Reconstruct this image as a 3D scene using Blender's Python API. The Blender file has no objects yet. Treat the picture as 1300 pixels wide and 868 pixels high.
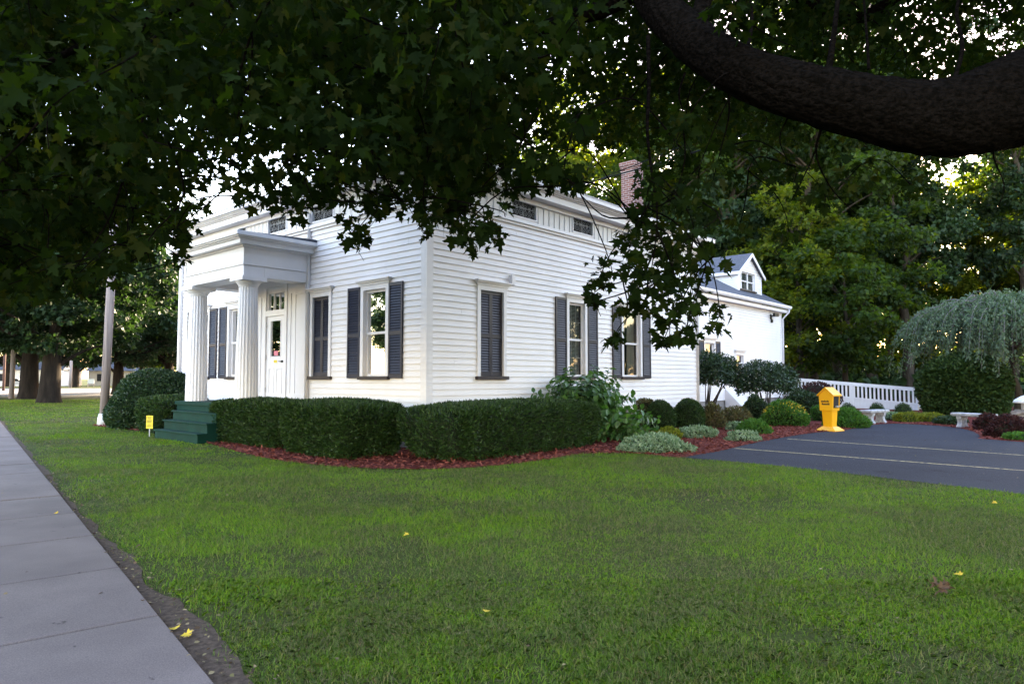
import bpy, bmesh, math, random
import numpy as np
from mathutils import Vector, Matrix
from mathutils.geometry import tessellate_polygon

SC = bpy.context.scene
COL = SC.collection
rad = math.radians
rng = np.random.default_rng(7)
random.seed(7)

# ------------------------------------------------------------------ camera
EYE = 1.45
PITCH = rad(3.04)
FPX = 867.0
cam_d = bpy.data.cameras.new('camera')
cam = bpy.data.objects.new('camera', cam_d)
COL.objects.link(cam)
cam_d.sensor_width = 36.0
cam_d.lens = 24.0
cam_d.clip_start = 0.05
cam_d.clip_end = 3000
cam.location = (0, 0, EYE)
cam.rotation_euler = (math.pi / 2 + PITCH, 0, 0)
SC.camera = cam

# ------------------------------------------------------------------ sky, sun, exposure
SUN_AZ, SUN_EL = rad(25), rad(15)
world = bpy.data.worlds.new('World')
SC.world = world
world.use_nodes = True
wn = world.node_tree
wn.nodes.clear()
w_out = wn.nodes.new('ShaderNodeOutputWorld')
w_bg = wn.nodes.new('ShaderNodeBackground')
w_sky = wn.nodes.new('ShaderNodeTexSky')
w_sky.sky_type = 'NISHITA'
w_sky.sun_disc = False
w_sky.sun_elevation = SUN_EL
w_sky.sun_rotation = SUN_AZ
w_sky.altitude = 100
w_sky.air_density = 1.4
w_sky.dust_density = 0.6
w_sky.ozone_density = 0.6
w_bg.inputs['Strength'].default_value = 0.15
w_mul = wn.nodes.new('ShaderNodeMixRGB')
w_mul.blend_type = 'MULTIPLY'
w_mul.inputs[0].default_value = 1.0
w_mul.inputs[2].default_value = (1.065, 0.955, 1.025, 1)
wn.links.new(w_sky.outputs[0], w_mul.inputs[1])
wn.links.new(w_mul.outputs[0], w_bg.inputs['Color'])
wn.links.new(w_bg.outputs[0], w_out.inputs['Surface'])
sun_d = bpy.data.lights.new('sun', 'SUN')
sun_d.energy = 5.0
sun_d.angle = rad(0.6)
sun_d.color = (1.0, 0.80, 0.52)
sun = bpy.data.objects.new('sun', sun_d)
COL.objects.link(sun)
sv = Vector((math.sin(SUN_AZ) * math.cos(SUN_EL), math.cos(SUN_AZ) * math.cos(SUN_EL), math.sin(SUN_EL)))
sun.rotation_euler = sv.to_track_quat('Z', 'Y').to_euler()
sun.location = sv * 80
SC.view_settings.view_transform = 'Standard'
SC.view_settings.look = 'None'
SC.view_settings.gamma = 1.0
SC.view_settings.use_curve_mapping = False
SC.view_settings.exposure = 3.25
SC.render.engine = 'CYCLES'
SC.cycles.use_denoising = True
SC.cycles.max_bounces = 6
SC.cycles.diffuse_bounces = 4
SC.cycles.glossy_bounces = 3
SC.cycles.transmission_bounces = 4
SC.cycles.transparent_max_bounces = 8
SC.cycles.sample_clamp_indirect = 8

# ------------------------------------------------------------------ pixel -> place helpers
def ray(px, py):
    dx = (px - 650) / FPX
    dy = (434 - py) / FPX
    return Vector((dx, math.cos(PITCH) - dy * math.sin(PITCH), math.sin(PITCH) + dy * math.cos(PITCH)))
def gnd(px, py, z=0.0):
    r = ray(px, py)
    t = (z - EYE) / r.z
    return (r.x * t, r.y * t)
def at(px, py, d):
    r = ray(px, py)
    t = d / r.y
    return Vector((r.x * t, d, EYE + r.z * t))
def project(P):
    P = np.asarray(P, float)
    x, y, z = P[..., 0], P[..., 1], P[..., 2] - EYE
    f = y * math.cos(PITCH) + z * math.sin(PITCH)
    u = -y * math.sin(PITCH) + z * math.cos(PITCH)
    f = np.where(np.abs(f) < 1e-3, 1e-3, f)
    return 650 + FPX * x / f, 434 - FPX * u / f, f

# ------------------------------------------------------------------ materials
def new_mat(name):
    m = bpy.data.materials.new(name)
    m.use_nodes = True
    nt = m.node_tree
    b = nt.nodes['Principled BSDF']
    return m, nt, b
def N(nt, t, **kw):
    n = nt.nodes.new(t)
    for k, v in kw.items():
        setattr(n, k, v)
    return n
def ramp(nt, src, stops):
    r = N(nt, 'ShaderNodeValToRGB')
    e = r.color_ramp.elements
    while len(e) < len(stops):
        e.new(0.5)
    for el, (p, c) in zip(e, stops):
        el.position = p
        el.color = (*c, 1)
    nt.links.new(src, r.inputs[0])
    return r
def noise(nt, scale, detail=4, rough=0.55, coord='Object', stretch=None):
    tc = N(nt, 'ShaderNodeTexCoord')
    n = N(nt, 'ShaderNodeTexNoise')
    n.inputs['Scale'].default_value = scale
    n.inputs['Detail'].default_value = detail
    n.inputs['Roughness'].default_value = rough
    if stretch:
        mp = N(nt, 'ShaderNodeMapping')
        mp.inputs['Scale'].default_value = stretch
        nt.links.new(tc.outputs[coord], mp.inputs[0])
        nt.links.new(mp.outputs[0], n.inputs[0])
    else:
        nt.links.new(tc.outputs[coord], n.inputs[0])
    return n
def bump(nt, b, src, strength=0.3, dist=0.01):
    bp = N(nt, 'ShaderNodeBump')
    bp.inputs['Strength'].default_value = strength
    bp.inputs['Distance'].default_value = dist
    nt.links.new(src, bp.inputs['Height'])
    nt.links.new(bp.outputs[0], b.inputs['Normal'])
def surf(name, c1, c2=None, scale=6, rough=0.6, bumps=0.0, bdist=0.004, spec=0.3, detail=5, stretch=None, lo=0.35, hi=0.65):
    m, nt, b = new_mat(name)
    c2 = c2 or tuple(x * 0.8 for x in c1)
    n = noise(nt, scale, detail, stretch=stretch)
    r = ramp(nt, n.outputs['Fac'], [(lo, c1), (hi, c2)])
    nt.links.new(r.outputs[0], b.inputs['Base Color'])
    b.inputs['Roughness'].default_value = rough
    b.inputs['Specular IOR Level'].default_value = spec
    if bumps:
        bump(nt, b, n.outputs['Fac'], bumps, bdist)
    return m
def leaf_mat(name, cols, transl=0.35, tcol=None, rough=0.55, spec=0.25, big=0.0):
    m, nt, b = new_mat(name)
    g = N(nt, 'ShaderNodeNewGeometry')
    k = len(cols)
    r = ramp(nt, g.outputs['Random Per Island'], [((i + 0.0) / max(1, k - 1), c) for i, c in enumerate(cols)])
    col = r.outputs[0]
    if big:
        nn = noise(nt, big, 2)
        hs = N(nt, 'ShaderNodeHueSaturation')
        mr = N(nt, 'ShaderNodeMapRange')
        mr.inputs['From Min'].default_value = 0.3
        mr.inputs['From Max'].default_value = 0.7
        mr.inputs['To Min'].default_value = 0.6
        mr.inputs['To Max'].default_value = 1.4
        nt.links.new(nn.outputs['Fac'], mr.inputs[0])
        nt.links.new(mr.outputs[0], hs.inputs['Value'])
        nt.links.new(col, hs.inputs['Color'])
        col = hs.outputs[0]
    nt.links.new(col, b.inputs['Base Color'])
    b.inputs['Roughness'].default_value = rough
    b.inputs['Specular IOR Level'].default_value = spec
    if transl:
        t = N(nt, 'ShaderNodeBsdfTranslucent')
        mx = N(nt, 'ShaderNodeMixRGB')
        mx.blend_type = 'MULTIPLY'
        mx.inputs[0].default_value = 1.0
        mx.inputs[2].default_value = (*(tcol or (1.7, 1.6, 0.5)), 1)
        nt.links.new(col, mx.inputs[1])
        nt.links.new(mx.outputs[0], t.inputs['Color'])
        ms = N(nt, 'ShaderNodeMixShader')
        ms.inputs[0].default_value = transl
        nt.links.new(b.outputs[0], ms.inputs[1])
        nt.links.new(t.outputs[0], ms.inputs[2])
        nt.links.new(ms.outputs[0], nt.nodes['Material Output'].inputs['Surface'])
    return m

M = {}
M['siding'] = surf('white_siding', (0.79, 0.768, 0.785), (0.74, 0.718, 0.732), 1.3, 0.45, 0.04, 0.002)
M['trim'] = surf('white_trim', (0.77, 0.755, 0.785), (0.72, 0.705, 0.735), 2.0, 0.4, 0.03, 0.002)
M['batten'] = surf('white_boards', (0.74, 0.72, 0.70), (0.69, 0.67, 0.655), 1.5, 0.5)
M['shutter'] = surf('shutter_paint', (0.018, 0.021, 0.040), (0.026, 0.027, 0.046), 1.2, 0.4)
M['shutter_faded'] = surf('faded_shutter_paint', (0.021, 0.020, 0.029), (0.040, 0.033, 0.038), 0.9, 0.42)
M['sill'] = surf('dark_sill_paint', (0.028, 0.02, 0.022), (0.04, 0.03, 0.03), 5, 0.5)
M['foundation'] = surf('foundation_concrete', (0.30, 0.28, 0.27), (0.22, 0.21, 0.2), 3, 0.85, 0.3)
M['shingle'] = surf('roof_shingles', (0.06, 0.065, 0.085), (0.10, 0.105, 0.13), 14, 0.8, 0.4, 0.01)
M['green_step'] = surf('green_step_paint', (0.004, 0.028, 0.022), (0.006, 0.038, 0.029), 3, 0.7, spec=0.1)
M['dark'] = surf('dark_room', (0.02, 0.02, 0.022), (0.028, 0.028, 0.03), 2, 0.9)
M['black'] = surf('black_metal', (0.012, 0.012, 0.013), (0.02, 0.02, 0.02), 9, 0.4)
M['curtain'] = surf('pale_curtain', (0.55, 0.52, 0.47), (0.38, 0.35, 0.32), 2, 0.9, stretch=(9, 9, 0.3))
M['blind'] = surf('pale_blind', (0.45, 0.47, 0.48), (0.36, 0.38, 0.4), 3, 0.7)
M['paper'] = surf('notice_paper', (0.75, 0.75, 0.7), (0.7, 0.7, 0.66), 8, 0.8)
M['pink'] = surf('pink_paper', (0.7, 0.25, 0.3), (0.66, 0.22, 0.27), 8, 0.8)
M['yellow_paper'] = surf('yellow_paper', (0.75, 0.6, 0.06), (0.7, 0.55, 0.05), 8, 0.7)
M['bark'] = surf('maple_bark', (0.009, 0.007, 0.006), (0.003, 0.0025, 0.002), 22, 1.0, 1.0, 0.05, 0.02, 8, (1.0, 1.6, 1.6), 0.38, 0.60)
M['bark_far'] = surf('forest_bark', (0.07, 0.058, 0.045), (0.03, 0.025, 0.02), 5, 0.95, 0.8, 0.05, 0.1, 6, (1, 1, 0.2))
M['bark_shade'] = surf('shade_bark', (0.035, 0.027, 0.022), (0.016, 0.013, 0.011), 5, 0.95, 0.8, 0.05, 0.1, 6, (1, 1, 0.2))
M['stem'] = surf('shrub_stems', (0.06, 0.05, 0.042), (0.03, 0.026, 0.024), 20, 0.9)
M['graystem'] = surf('weeping_twigs', (0.20, 0.18, 0.18), (0.12, 0.11, 0.11), 20, 0.9)
M['asphalt'] = None
M['yellow_line'] = surf('worn_line_paint', (0.44, 0.36, 0.18), (0.09, 0.085, 0.075), 14, 0.85, lo=0.48, hi=0.62, detail=7)
M['news'] = surf('yellow_enamel', (0.88, 0.44, 0.004), (0.82, 0.40, 0.003), 2, 0.35, spec=0.5)
M['stone'] = surf('weathered_cast_stone', (0.52, 0.52, 0.54), (0.28, 0.28, 0.31), 14, 0.9, 0.5, 0.01)
M['rock'] = surf('tan_rock', (0.30, 0.25, 0.21), (0.16, 0.14, 0.125), 6, 0.9, 0.8, 0.03)
M['polewood'] = surf('weathered_pole_wood', (0.36, 0.31, 0.31), (0.22, 0.19, 0.19), 5, 0.9, 0.5, 0.01, 0.1, 6, (3, 3, 0.15))
M['polered'] = surf('dark_pole_wood', (0.12, 0.07, 0.06), (0.08, 0.05, 0.045), 5, 0.9)
M['polebase'] = surf('white_pole_paint', (0.78, 0.80, 0.82), (0.6, 0.62, 0.64), 9, 0.7)
M['cable'] = surf('cable_rubber', (0.012, 0.012, 0.013), (0.016, 0.016, 0.017), 3, 0.6)
M['steel'] = surf('galvanised_steel', (0.45, 0.46, 0.47), (0.38, 0.39, 0.4), 8, 0.4)
M['rail'] = surf('white_rail_paint', (0.80, 0.80, 0.82), (0.74, 0.74, 0.77), 2, 0.5)

def glass_mat():
    m, nt, b = new_mat('window_glass')
    out = nt.nodes['Material Output']
    tr = N(nt, 'ShaderNodeBsdfTransparent')
    tr.inputs[0].default_value = (0.80, 0.84, 0.84, 1)
    gl = N(nt, 'ShaderNodeBsdfGlossy')
    gl.inputs['Roughness'].default_value = 0.0
    fr = N(nt, 'ShaderNodeFresnel')
    fr.inputs['IOR'].default_value = 1.75
    nn = noise(nt, 1.6, 1)
    bp = N(nt, 'ShaderNodeBump')
    bp.inputs['Strength'].default_value = 0.08
    bp.inputs['Distance'].default_value = 0.02
    nt.links.new(nn.outputs['Fac'], bp.inputs['Height'])
    nt.links.new(bp.outputs[0], gl.inputs['Normal'])
    ms = N(nt, 'ShaderNodeMixShader')
    nt.links.new(fr.outputs[0], ms.inputs[0])
    nt.links.new(tr.outputs[0], ms.inputs[1])
    nt.links.new(gl.outputs[0], ms.inputs[2])
    nt.links.new(ms.outputs[0], out.inputs['Surface'])
    return m
M['glass'] = glass_mat()

def brick_mat():
    m, nt, b = new_mat('chimney_brick')
    tc = N(nt, 'ShaderNodeTexCoord')
    mp = N(nt, 'ShaderNodeMapping')
    mp.inputs['Rotation'].default_value = (math.pi / 2, 0, 0)
    # wrap the courses round the stack: use x + y as the running coordinate
    sp = N(nt, 'ShaderNodeSeparateXYZ')
    ad = N(nt, 'ShaderNodeMath', operation='ADD')
    cb = N(nt, 'ShaderNodeCombineXYZ')
    nt.links.new(tc.outputs['Object'], sp.inputs[0])
    nt.links.new(sp.outputs[0], ad.inputs[0])
    nt.links.new(sp.outputs[1], ad.inputs[1])
    nt.links.new(ad.outputs[0], cb.inputs[0])
    nt.links.new(sp.outputs[2], cb.inputs[1])
    br = N(nt, 'ShaderNodeTexBrick')
    br.inputs['Color1'].default_value = (0.20, 0.075, 0.06, 1)
    br.inputs['Color2'].default_value = (0.11, 0.05, 0.05, 1)
    br.inputs['Mortar'].default_value = (0.32, 0.28, 0.27, 1)
    br.inputs['Scale'].default_value = 1.0
    br.inputs['Mortar Size'].default_value = 0.009
    br.inputs['Brick Width'].default_value = 0.21
    br.inputs['Row Height'].default_value = 0.075
    nt.links.new(cb.outputs[0], br.inputs[0])
    nt.links.new(br.outputs[0], b.inputs['Base Color'])
    b.inputs['Roughness'].default_value = 0.9
    return m
M['brick'] = brick_mat()

def asphalt_mat(name, base):
    m, nt, b = new_mat(name)
    n1 = noise(nt, 0.5, 4)
    n2 = noise(nt, 160, 2)
    r1 = ramp(nt, n1.outputs['Fac'], [(0.3, tuple(x * 0.82 for x in base)), (0.7, tuple(x * 1.15 for x in base))])
    r2 = ramp(nt, n2.outputs['Fac'], [(0.35, (0.45, 0.45, 0.45)), (0.72, (1.9, 1.85, 1.8))])
    n4 = noise(nt, 2.2, 6, 0.65)
    r4 = ramp(nt, n4.outputs['Fac'], [(0.28, (0.55, 0.55, 0.56)), (0.40, (1, 1, 1)), (0.66, (1.0, 1.0, 1.0)), (0.74, (1.5, 1.45, 1.4))])
    m4 = N(nt, 'ShaderNodeMixRGB')
    m4.blend_type = 'MULTIPLY'
    m4.inputs[0].default_value = 1
    nt.links.new(r1.outputs[0], m4.inputs[1])
    nt.links.new(r4.outputs[0], m4.inputs[2])
    r1 = m4
    mx = N(nt, 'ShaderNodeMixRGB')
    mx.blend_type = 'MULTIPLY'
    mx.inputs[0].default_value = 1
    nt.links.new(r1.outputs[0], mx.inputs[1])
    nt.links.new(r2.outputs[0], mx.inputs[2])
    nt.links.new(mx.outputs[0], b.inputs['Base Color'])
    b.inputs['Roughness'].default_value = 0.9
    b.inputs['Specular IOR Level'].default_value = 0.12
    bump(nt, b, n2.outputs['Fac'], 0.5, 0.006)
    return m
M['asphalt'] = asphalt_mat('driveway_asphalt', (0.033, 0.035, 0.048))
M['street'] = asphalt_mat('street_asphalt', (0.20, 0.19, 0.19))

def concrete_mat():
    m, nt, b = new_mat('sidewalk_concrete')
    n1 = noise(nt, 1.1, 5)
    n2 = noise(nt, 140, 2)
    n3 = noise(nt, 8, 4, 0.6)
    r1 = ramp(nt, n1.outputs['Fac'], [(0.3, (0.100, 0.078, 0.075)), (0.7, (0.160, 0.127, 0.121))])
    r2 = ramp(nt, n2.outputs['Fac'], [(0.3, (0.72, 0.72, 0.72)), (0.7, (1.2, 1.2, 1.2))])
    r3 = ramp(nt, n3.outputs['Fac'], [(0.27, (0.30, 0.28, 0.28)), (0.33, (1, 1, 1))])
    a = N(nt, 'ShaderNodeMixRGB'); a.blend_type = 'MULTIPLY'; a.inputs[0].default_value = 1
    c = N(nt, 'ShaderNodeMixRGB'); c.blend_type = 'MULTIPLY'; c.inputs[0].default_value = 1
    nt.links.new(r1.outputs[0], a.inputs[1]); nt.links.new(r2.outputs[0], a.inputs[2])
    nt.links.new(a.outputs[0], c.inputs[1]); nt.links.new(r3.outputs[0], c.inputs[2])
    nt.links.new(c.outputs[0], b.inputs['Base Color'])
    b.inputs['Roughness'].default_value = 0.9
    bump(nt, b, n2.outputs['Fac'], 0.35, 0.004)
    return m
M['concrete'] = concrete_mat()

def lawn_mat():
    m, nt, b = new_mat('lawn_ground')
    n1 = noise(nt, 0.35, 5)
    n2 = noise(nt, 30, 4)
    r1 = ramp(nt, n1.outputs['Fac'], [(0.3, (0.060, 0.055, 0.022)), (0.52, (0.052, 0.068, 0.014)), (0.72, (0.060, 0.088, 0.014))])
    r2 = ramp(nt, n2.outputs['Fac'], [(0.3, (0.45, 0.45, 0.45)), (0.7, (1.15, 1.15, 1.15))])
    mx = N(nt, 'ShaderNodeMixRGB'); mx.blend_type = 'MULTIPLY'; mx.inputs[0].default_value = 1
    nt.links.new(r1.outputs[0], mx.inputs[1]); nt.links.new(r2.outputs[0], mx.inputs[2])
    nt.links.new(mx.outputs[0], b.inputs['Base Color'])
    b.inputs['Roughness'].default_value = 0.95
    b.inputs['Specular IOR Level'].default_value = 0.1
    bump(nt, b, n2.outputs['Fac'], 0.6, 0.02)
    return m
M['lawn'] = lawn_mat()
M['soil'] = surf('bare_soil', (0.105, 0.075, 0.058), (0.055, 0.040, 0.030), 26, 0.95, 0.8, 0.02, 0.1, 6)
M['mulch'] = surf('mulch_bed', (0.16, 0.034, 0.028), (0.07, 0.018, 0.016), 40, 0.95, 1.0, 0.03, 0.1, 6)
M['chips'] = leaf_mat('mulch_chips', [(0.075, 0.018, 0.014), (0.17, 0.042, 0.032), (0.26, 0.080, 0.06), (0.12, 0.03, 0.024)], 0, rough=0.9, spec=0.15)
def grass_mat():
    m, nt, b = new_mat('grass_blades')
    g = N(nt, 'ShaderNodeNewGeometry')
    n1 = noise(nt, 0.55, 3)
    n2 = noise(nt, 3.2, 3)
    fresh = ramp(nt, g.outputs['Random Per Island'], [(0, (0.054, 0.138, 0.004)), (0.4, (0.108, 0.225, 0.005)), (0.8, (0.175, 0.29, 0.007)), (1, (0.24, 0.27, 0.03))])
    dull = ramp(nt, g.outputs['Random Per Island'], [(0, (0.045, 0.092, 0.008)), (0.4, (0.080, 0.145, 0.013)), (0.75, (0.130, 0.160, 0.030)), (1, (0.25, 0.20, 0.10))])
    ad = N(nt, 'ShaderNodeMath', operation='ADD')
    mu = N(nt, 'ShaderNodeMath', operation='MULTIPLY')
    mu.inputs[1].default_value = 0.6
    nt.links.new(n2.outputs['Fac'], mu.inputs[0])
    nt.links.new(n1.outputs['Fac'], ad.inputs[0])
    nt.links.new(mu.outputs[0], ad.inputs[1])
    mr = N(nt, 'ShaderNodeMapRange')
    mr.inputs['From Min'].default_value = 0.70
    mr.inputs['From Max'].default_value = 0.90
    nt.links.new(ad.outputs[0], mr.inputs[0])
    mx = N(nt, 'ShaderNodeMixRGB')
    nt.links.new(mr.outputs[0], mx.inputs[0])
    nt.links.new(dull.outputs[0], mx.inputs[1])
    nt.links.new(fresh.outputs[0], mx.inputs[2])
    nt.links.new(mx.outputs[0], b.inputs['Base Color'])
    b.inputs['Roughness'].default_value = 0.5
    b.inputs['Specular IOR Level'].default_value = 0.25
    t = N(nt, 'ShaderNodeBsdfTranslucent')
    nt.links.new(mx.outputs[0], t.inputs['Color'])
    ms = N(nt, 'ShaderNodeMixShader')
    ms.inputs[0].default_value = 0.35
    nt.links.new(b.outputs[0], ms.inputs[1])
    nt.links.new(t.outputs[0], ms.inputs[2])
    nt.links.new(ms.outputs[0], nt.nodes['Material Output'].inputs['Surface'])
    return m
M['grass'] = grass_mat()
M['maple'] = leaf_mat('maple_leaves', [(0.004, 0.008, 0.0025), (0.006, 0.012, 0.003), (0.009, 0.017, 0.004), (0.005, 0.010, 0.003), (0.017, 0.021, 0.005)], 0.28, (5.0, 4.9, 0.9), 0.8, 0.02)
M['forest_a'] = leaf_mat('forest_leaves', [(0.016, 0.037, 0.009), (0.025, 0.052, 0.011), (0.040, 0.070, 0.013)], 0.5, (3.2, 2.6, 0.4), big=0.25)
M['forest_b'] = leaf_mat('backlit_forest_leaves', [(0.05, 0.085, 0.012), (0.085, 0.12, 0.014), (0.13, 0.15, 0.016)], 0.6, (2.3, 2.1, 0.35), big=0.3)  # yellow sun glow through the crowns is put into the leaf colour
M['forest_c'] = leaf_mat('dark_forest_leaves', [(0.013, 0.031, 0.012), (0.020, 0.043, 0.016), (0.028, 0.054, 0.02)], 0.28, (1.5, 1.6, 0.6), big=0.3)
M['hedge'] = leaf_mat('yew_needles', [(0.009, 0.024, 0.006), (0.016, 0.041, 0.008), (0.027, 0.062, 0.011), (0.044, 0.086, 0.016)], 0.12, (1.4, 1.6, 0.5), 0.5, 0.3)
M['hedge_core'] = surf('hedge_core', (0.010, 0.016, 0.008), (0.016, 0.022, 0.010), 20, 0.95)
M['hydra'] = leaf_mat('broad_shrub_leaves', [(0.032, 0.085, 0.024), (0.055, 0.125, 0.032), (0.085, 0.17, 0.045)], 0.3, (1.6, 1.8, 0.5), 0.35, 0.5)
M['holly'] = leaf_mat('small_dark_leaves', [(0.013, 0.034, 0.013), (0.022, 0.050, 0.018), (0.036, 0.068, 0.024)], 0.15, (1.5, 1.6, 0.6), 0.4, 0.4)
M['lime'] = leaf_mat('lime_leaves', [(0.10, 0.14, 0.015), (0.16, 0.19, 0.02), (0.22, 0.22, 0.025)], 0.3, (1.3, 1.3, 0.5))
M['varie'] = leaf_mat('variegated_leaves', [(0.07, 0.14, 0.06), (0.20, 0.29, 0.18), (0.32, 0.40, 0.28), (0.10, 0.18, 0.08)], 0.2, (1.2, 1.3, 0.8))
M['midgreen'] = leaf_mat('mid_green_leaves', [(0.035, 0.10, 0.02), (0.055, 0.14, 0.028), (0.08, 0.17, 0.03)], 0.3, (1.5, 1.6, 0.5))
M['goldtip'] = leaf_mat('golden_flowers', [(0.35, 0.27, 0.02), (0.45, 0.36, 0.03), (0.22, 0.22, 0.03)], 0.2, (1.2, 1.1, 0.5))
M['bronze'] = leaf_mat('bronze_leaves', [(0.08, 0.06, 0.035), (0.11, 0.10, 0.04), (0.06, 0.075, 0.03)], 0.2, (1.3, 1.2, 0.5))
M['barberry'] = leaf_mat('barberry_leaves', [(0.035, 0.012, 0.014), (0.055, 0.018, 0.018), (0.025, 0.012, 0.013)], 0.2, (1.5, 1.0, 0.8))
M['weeping'] = leaf_mat('weeping_leaves', [(0.065, 0.105, 0.055), (0.09, 0.135, 0.075), (0.125, 0.17, 0.10)], 0.25, (1.4, 1.5, 0.7))
M['arbor'] = leaf_mat('arborvitae_sprays', [(0.015, 0.034, 0.009), (0.024, 0.05, 0.011), (0.04, 0.07, 0.014)], 0.15, (1.5, 1.5, 0.5))
M['fall_y'] = surf('yellow_fallen_leaf', (0.55, 0.40, 0.04), (0.42, 0.28, 0.03), 20, 0.8)
M['fall_b'] = surf('brown_fallen_leaf', (0.13, 0.075, 0.045), (0.07, 0.042, 0.028), 15, 0.9)
M['car_white'] = surf('white_car_paint', (0.75, 0.75, 0.77), (0.7, 0.7, 0.72), 1, 0.3)
M['brown_house'] = surf('far_house_siding', (0.55, 0.50, 0.44), (0.5, 0.45, 0.4), 1, 0.8)

# ------------------------------------------------------------------ object helpers
def link(o, parent=None):
    COL.objects.link(o)
    if parent is not None:
        o.parent = parent
    return o
def tag(o, label=None, cat=None, group=None, kind=None):
    if label: o['label'] = label
    if cat: o['category'] = cat
    if group: o['group'] = group
    if kind: o['kind'] = kind
    return o
def empty(name, loc=(0, 0, 0), rz=0.0, label=None, cat=None, group=None):
    o = bpy.data.objects.new(name, None)
    COL.objects.link(o)
    o.location = loc
    o.rotation_euler = (0, 0, rz)
    return tag(o, label, cat, group)
def copy_tree(o, parent=None):
    c = o.copy()
    COL.objects.link(c)
    if parent is not None:
        c.parent = parent
    for ch in list(o.children):
        copy_tree(ch, c)
    return c
class MB:
    """collects boxes, tubes and lathes and links them as one mesh object"""
    def __init__(s, T=None):
        s.v, s.f, s.sm, s.T = [], [], [], T
    def add(s, vs, fs, smooth=False):
        n = len(s.v)
        if s.T: vs = [s.T(*p) for p in vs]
        s.v += [tuple(p) for p in vs]
        s.f += [tuple(n + i for i in f) for f in fs]
        s.sm += [smooth] * len(fs)
    def box(s, x0, x1, y0, y1, z0, z1):
        s.add([(x0, y0, z0), (x1, y0, z0), (x1, y1, z0), (x0, y1, z0), (x0, y0, z1), (x1, y0, z1), (x1, y1, z1), (x0, y1, z1)],
              [(0, 3, 2, 1), (4, 5, 6, 7), (0, 1, 5, 4), (1, 2, 6, 5), (2, 3, 7, 6), (3, 0, 4, 7)])
    def quad(s, a, b, c, d):
        s.add([a, b, c, d], [(0, 1, 2, 3)])
    def prism(s, pts, axis, c0, c1):
        """polygon pts (p,q) extruded along axis 0/1/2 from c0 to c1"""
        def mk(p, q, c):
            return [(c, p, q), (p, c, q), (p, q, c)][axis]
        k = len(pts)
        s.add([mk(p, q, c0) for p, q in pts] + [mk(p, q, c1) for p, q in pts],
              [tuple(range(k))[::-1], tuple(range(k, 2 * k))] + [(i, (i + 1) % k, k + (i + 1) % k, k + i) for i in range(k)])
    def tube(s, pts, radii, n=8, smooth=True, caps=True):
        pts = [Vector(p) for p in pts]
        if not hasattr(radii, '__len__'): radii = [radii] * len(pts)
        vs = []
        up = Vector((0, 0, 1))
        prev = None
        for i, p in enumerate(pts):
            t = (pts[min(i + 1, len(pts) - 1)] - pts[max(i - 1, 0)]).normalized()
            if prev is None:
                a = t.cross(up)
                if a.length < 1e-3: a = t.cross(Vector((1, 0, 0)))
            else:
                a = prev - t * prev.dot(t)
            a.normalize()
            prev = a
            b = t.cross(a)
            for k in range(n):
                an = 2 * math.pi * k / n
                vs.append(p + (a * math.cos(an) + b * math.sin(an)) * radii[i])
        fs = []
        for i in range(len(pts) - 1):
            for k in range(n):
                fs.append((i * n + k, i * n + (k + 1) % n, (i + 1) * n + (k + 1) % n, (i + 1) * n + k))
        if caps:
            fs.append(tuple(range(n))[::-1])
            fs.append(tuple((len(pts) - 1) * n + k for k in range(n)))
        s.add(vs, fs, smooth)
    def lathe(s, prof, cx, cy, n=24, flute=0, depth=0.0, smooth=True):
        vs, fs = [], []
        for r, z in prof:
            for k in range(n):
                an = 2 * math.pi * k / n
                rr = r * (1 - depth * abs(math.cos(an * flute / 2))) if flute else r
                vs.append((cx + rr * math.cos(an), cy + rr * math.sin(an), z))
        for i in range(len(prof) - 1):
            for k in range(n):
                fs.append((i * n + k, i * n + (k + 1) % n, (i + 1) * n + (k + 1) % n, (i + 1) * n + k))
        fs.append(tuple(range(n))[::-1])
        fs.append(tuple((len(prof) - 1) * n + k for k in range(n)))
        s.add(vs, fs, smooth)
    def build(s, name, mat, parent=None, fix=True, bevel=0.0):
        me = bpy.data.meshes.new(name)
        me.from_pydata(s.v, [], s.f)
        me.polygons.foreach_set('use_smooth', s.sm)
        if fix:
            bm = bmesh.new()
            bm.from_mesh(me)
            bmesh.ops.recalc_face_normals(bm, faces=bm.faces)
            bm.to_mesh(me)
            bm.free()
        me.materials.append(mat)
        o = bpy.data.objects.new(name, me)
        link(o, parent)
        if bevel:
            b = o.modifiers.new('bevel', 'BEVEL')
            b.width = bevel
            b.segments = 2
            b.limit_method = 'ANGLE'
        return o
def np_mesh(name, V, F, mats, parent=None, idx=None, smooth=False):
    """V (n,3); F list of (k,m) int arrays, one per polygon size"""
    me = bpy.data.meshes.new(name)
    V = np.ascontiguousarray(V, np.float32)
    me.vertices.add(len(V))
    me.vertices.foreach_set('co', V.ravel())
    loops = np.concatenate([f.ravel() for f in F]).astype(np.int32)
    sizes = np.concatenate([np.full(len(f), f.shape[1]) for f in F]).astype(np.int32)
    starts = np.concatenate([[0], np.cumsum(sizes)[:-1]]).astype(np.int32)
    me.loops.add(len(loops))
    me.loops.foreach_set('vertex_index', loops)
    me.polygons.add(len(sizes))
    me.polygons.foreach_set('loop_start', starts)
    me.polygons.foreach_set('loop_total', sizes)
    if idx is not None:
        me.polygons.foreach_set('material_index', np.asarray(idx, np.int32))
    if smooth:
        me.polygons.foreach_set('use_smooth', np.ones(len(sizes), bool))
    me.update(calc_edges=True)
    for m in (mats if isinstance(mats, (list, tuple)) else [mats]):
        me.materials.append(m)
    o = bpy.data.objects.new(name, me)
    return link(o, parent)

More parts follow.
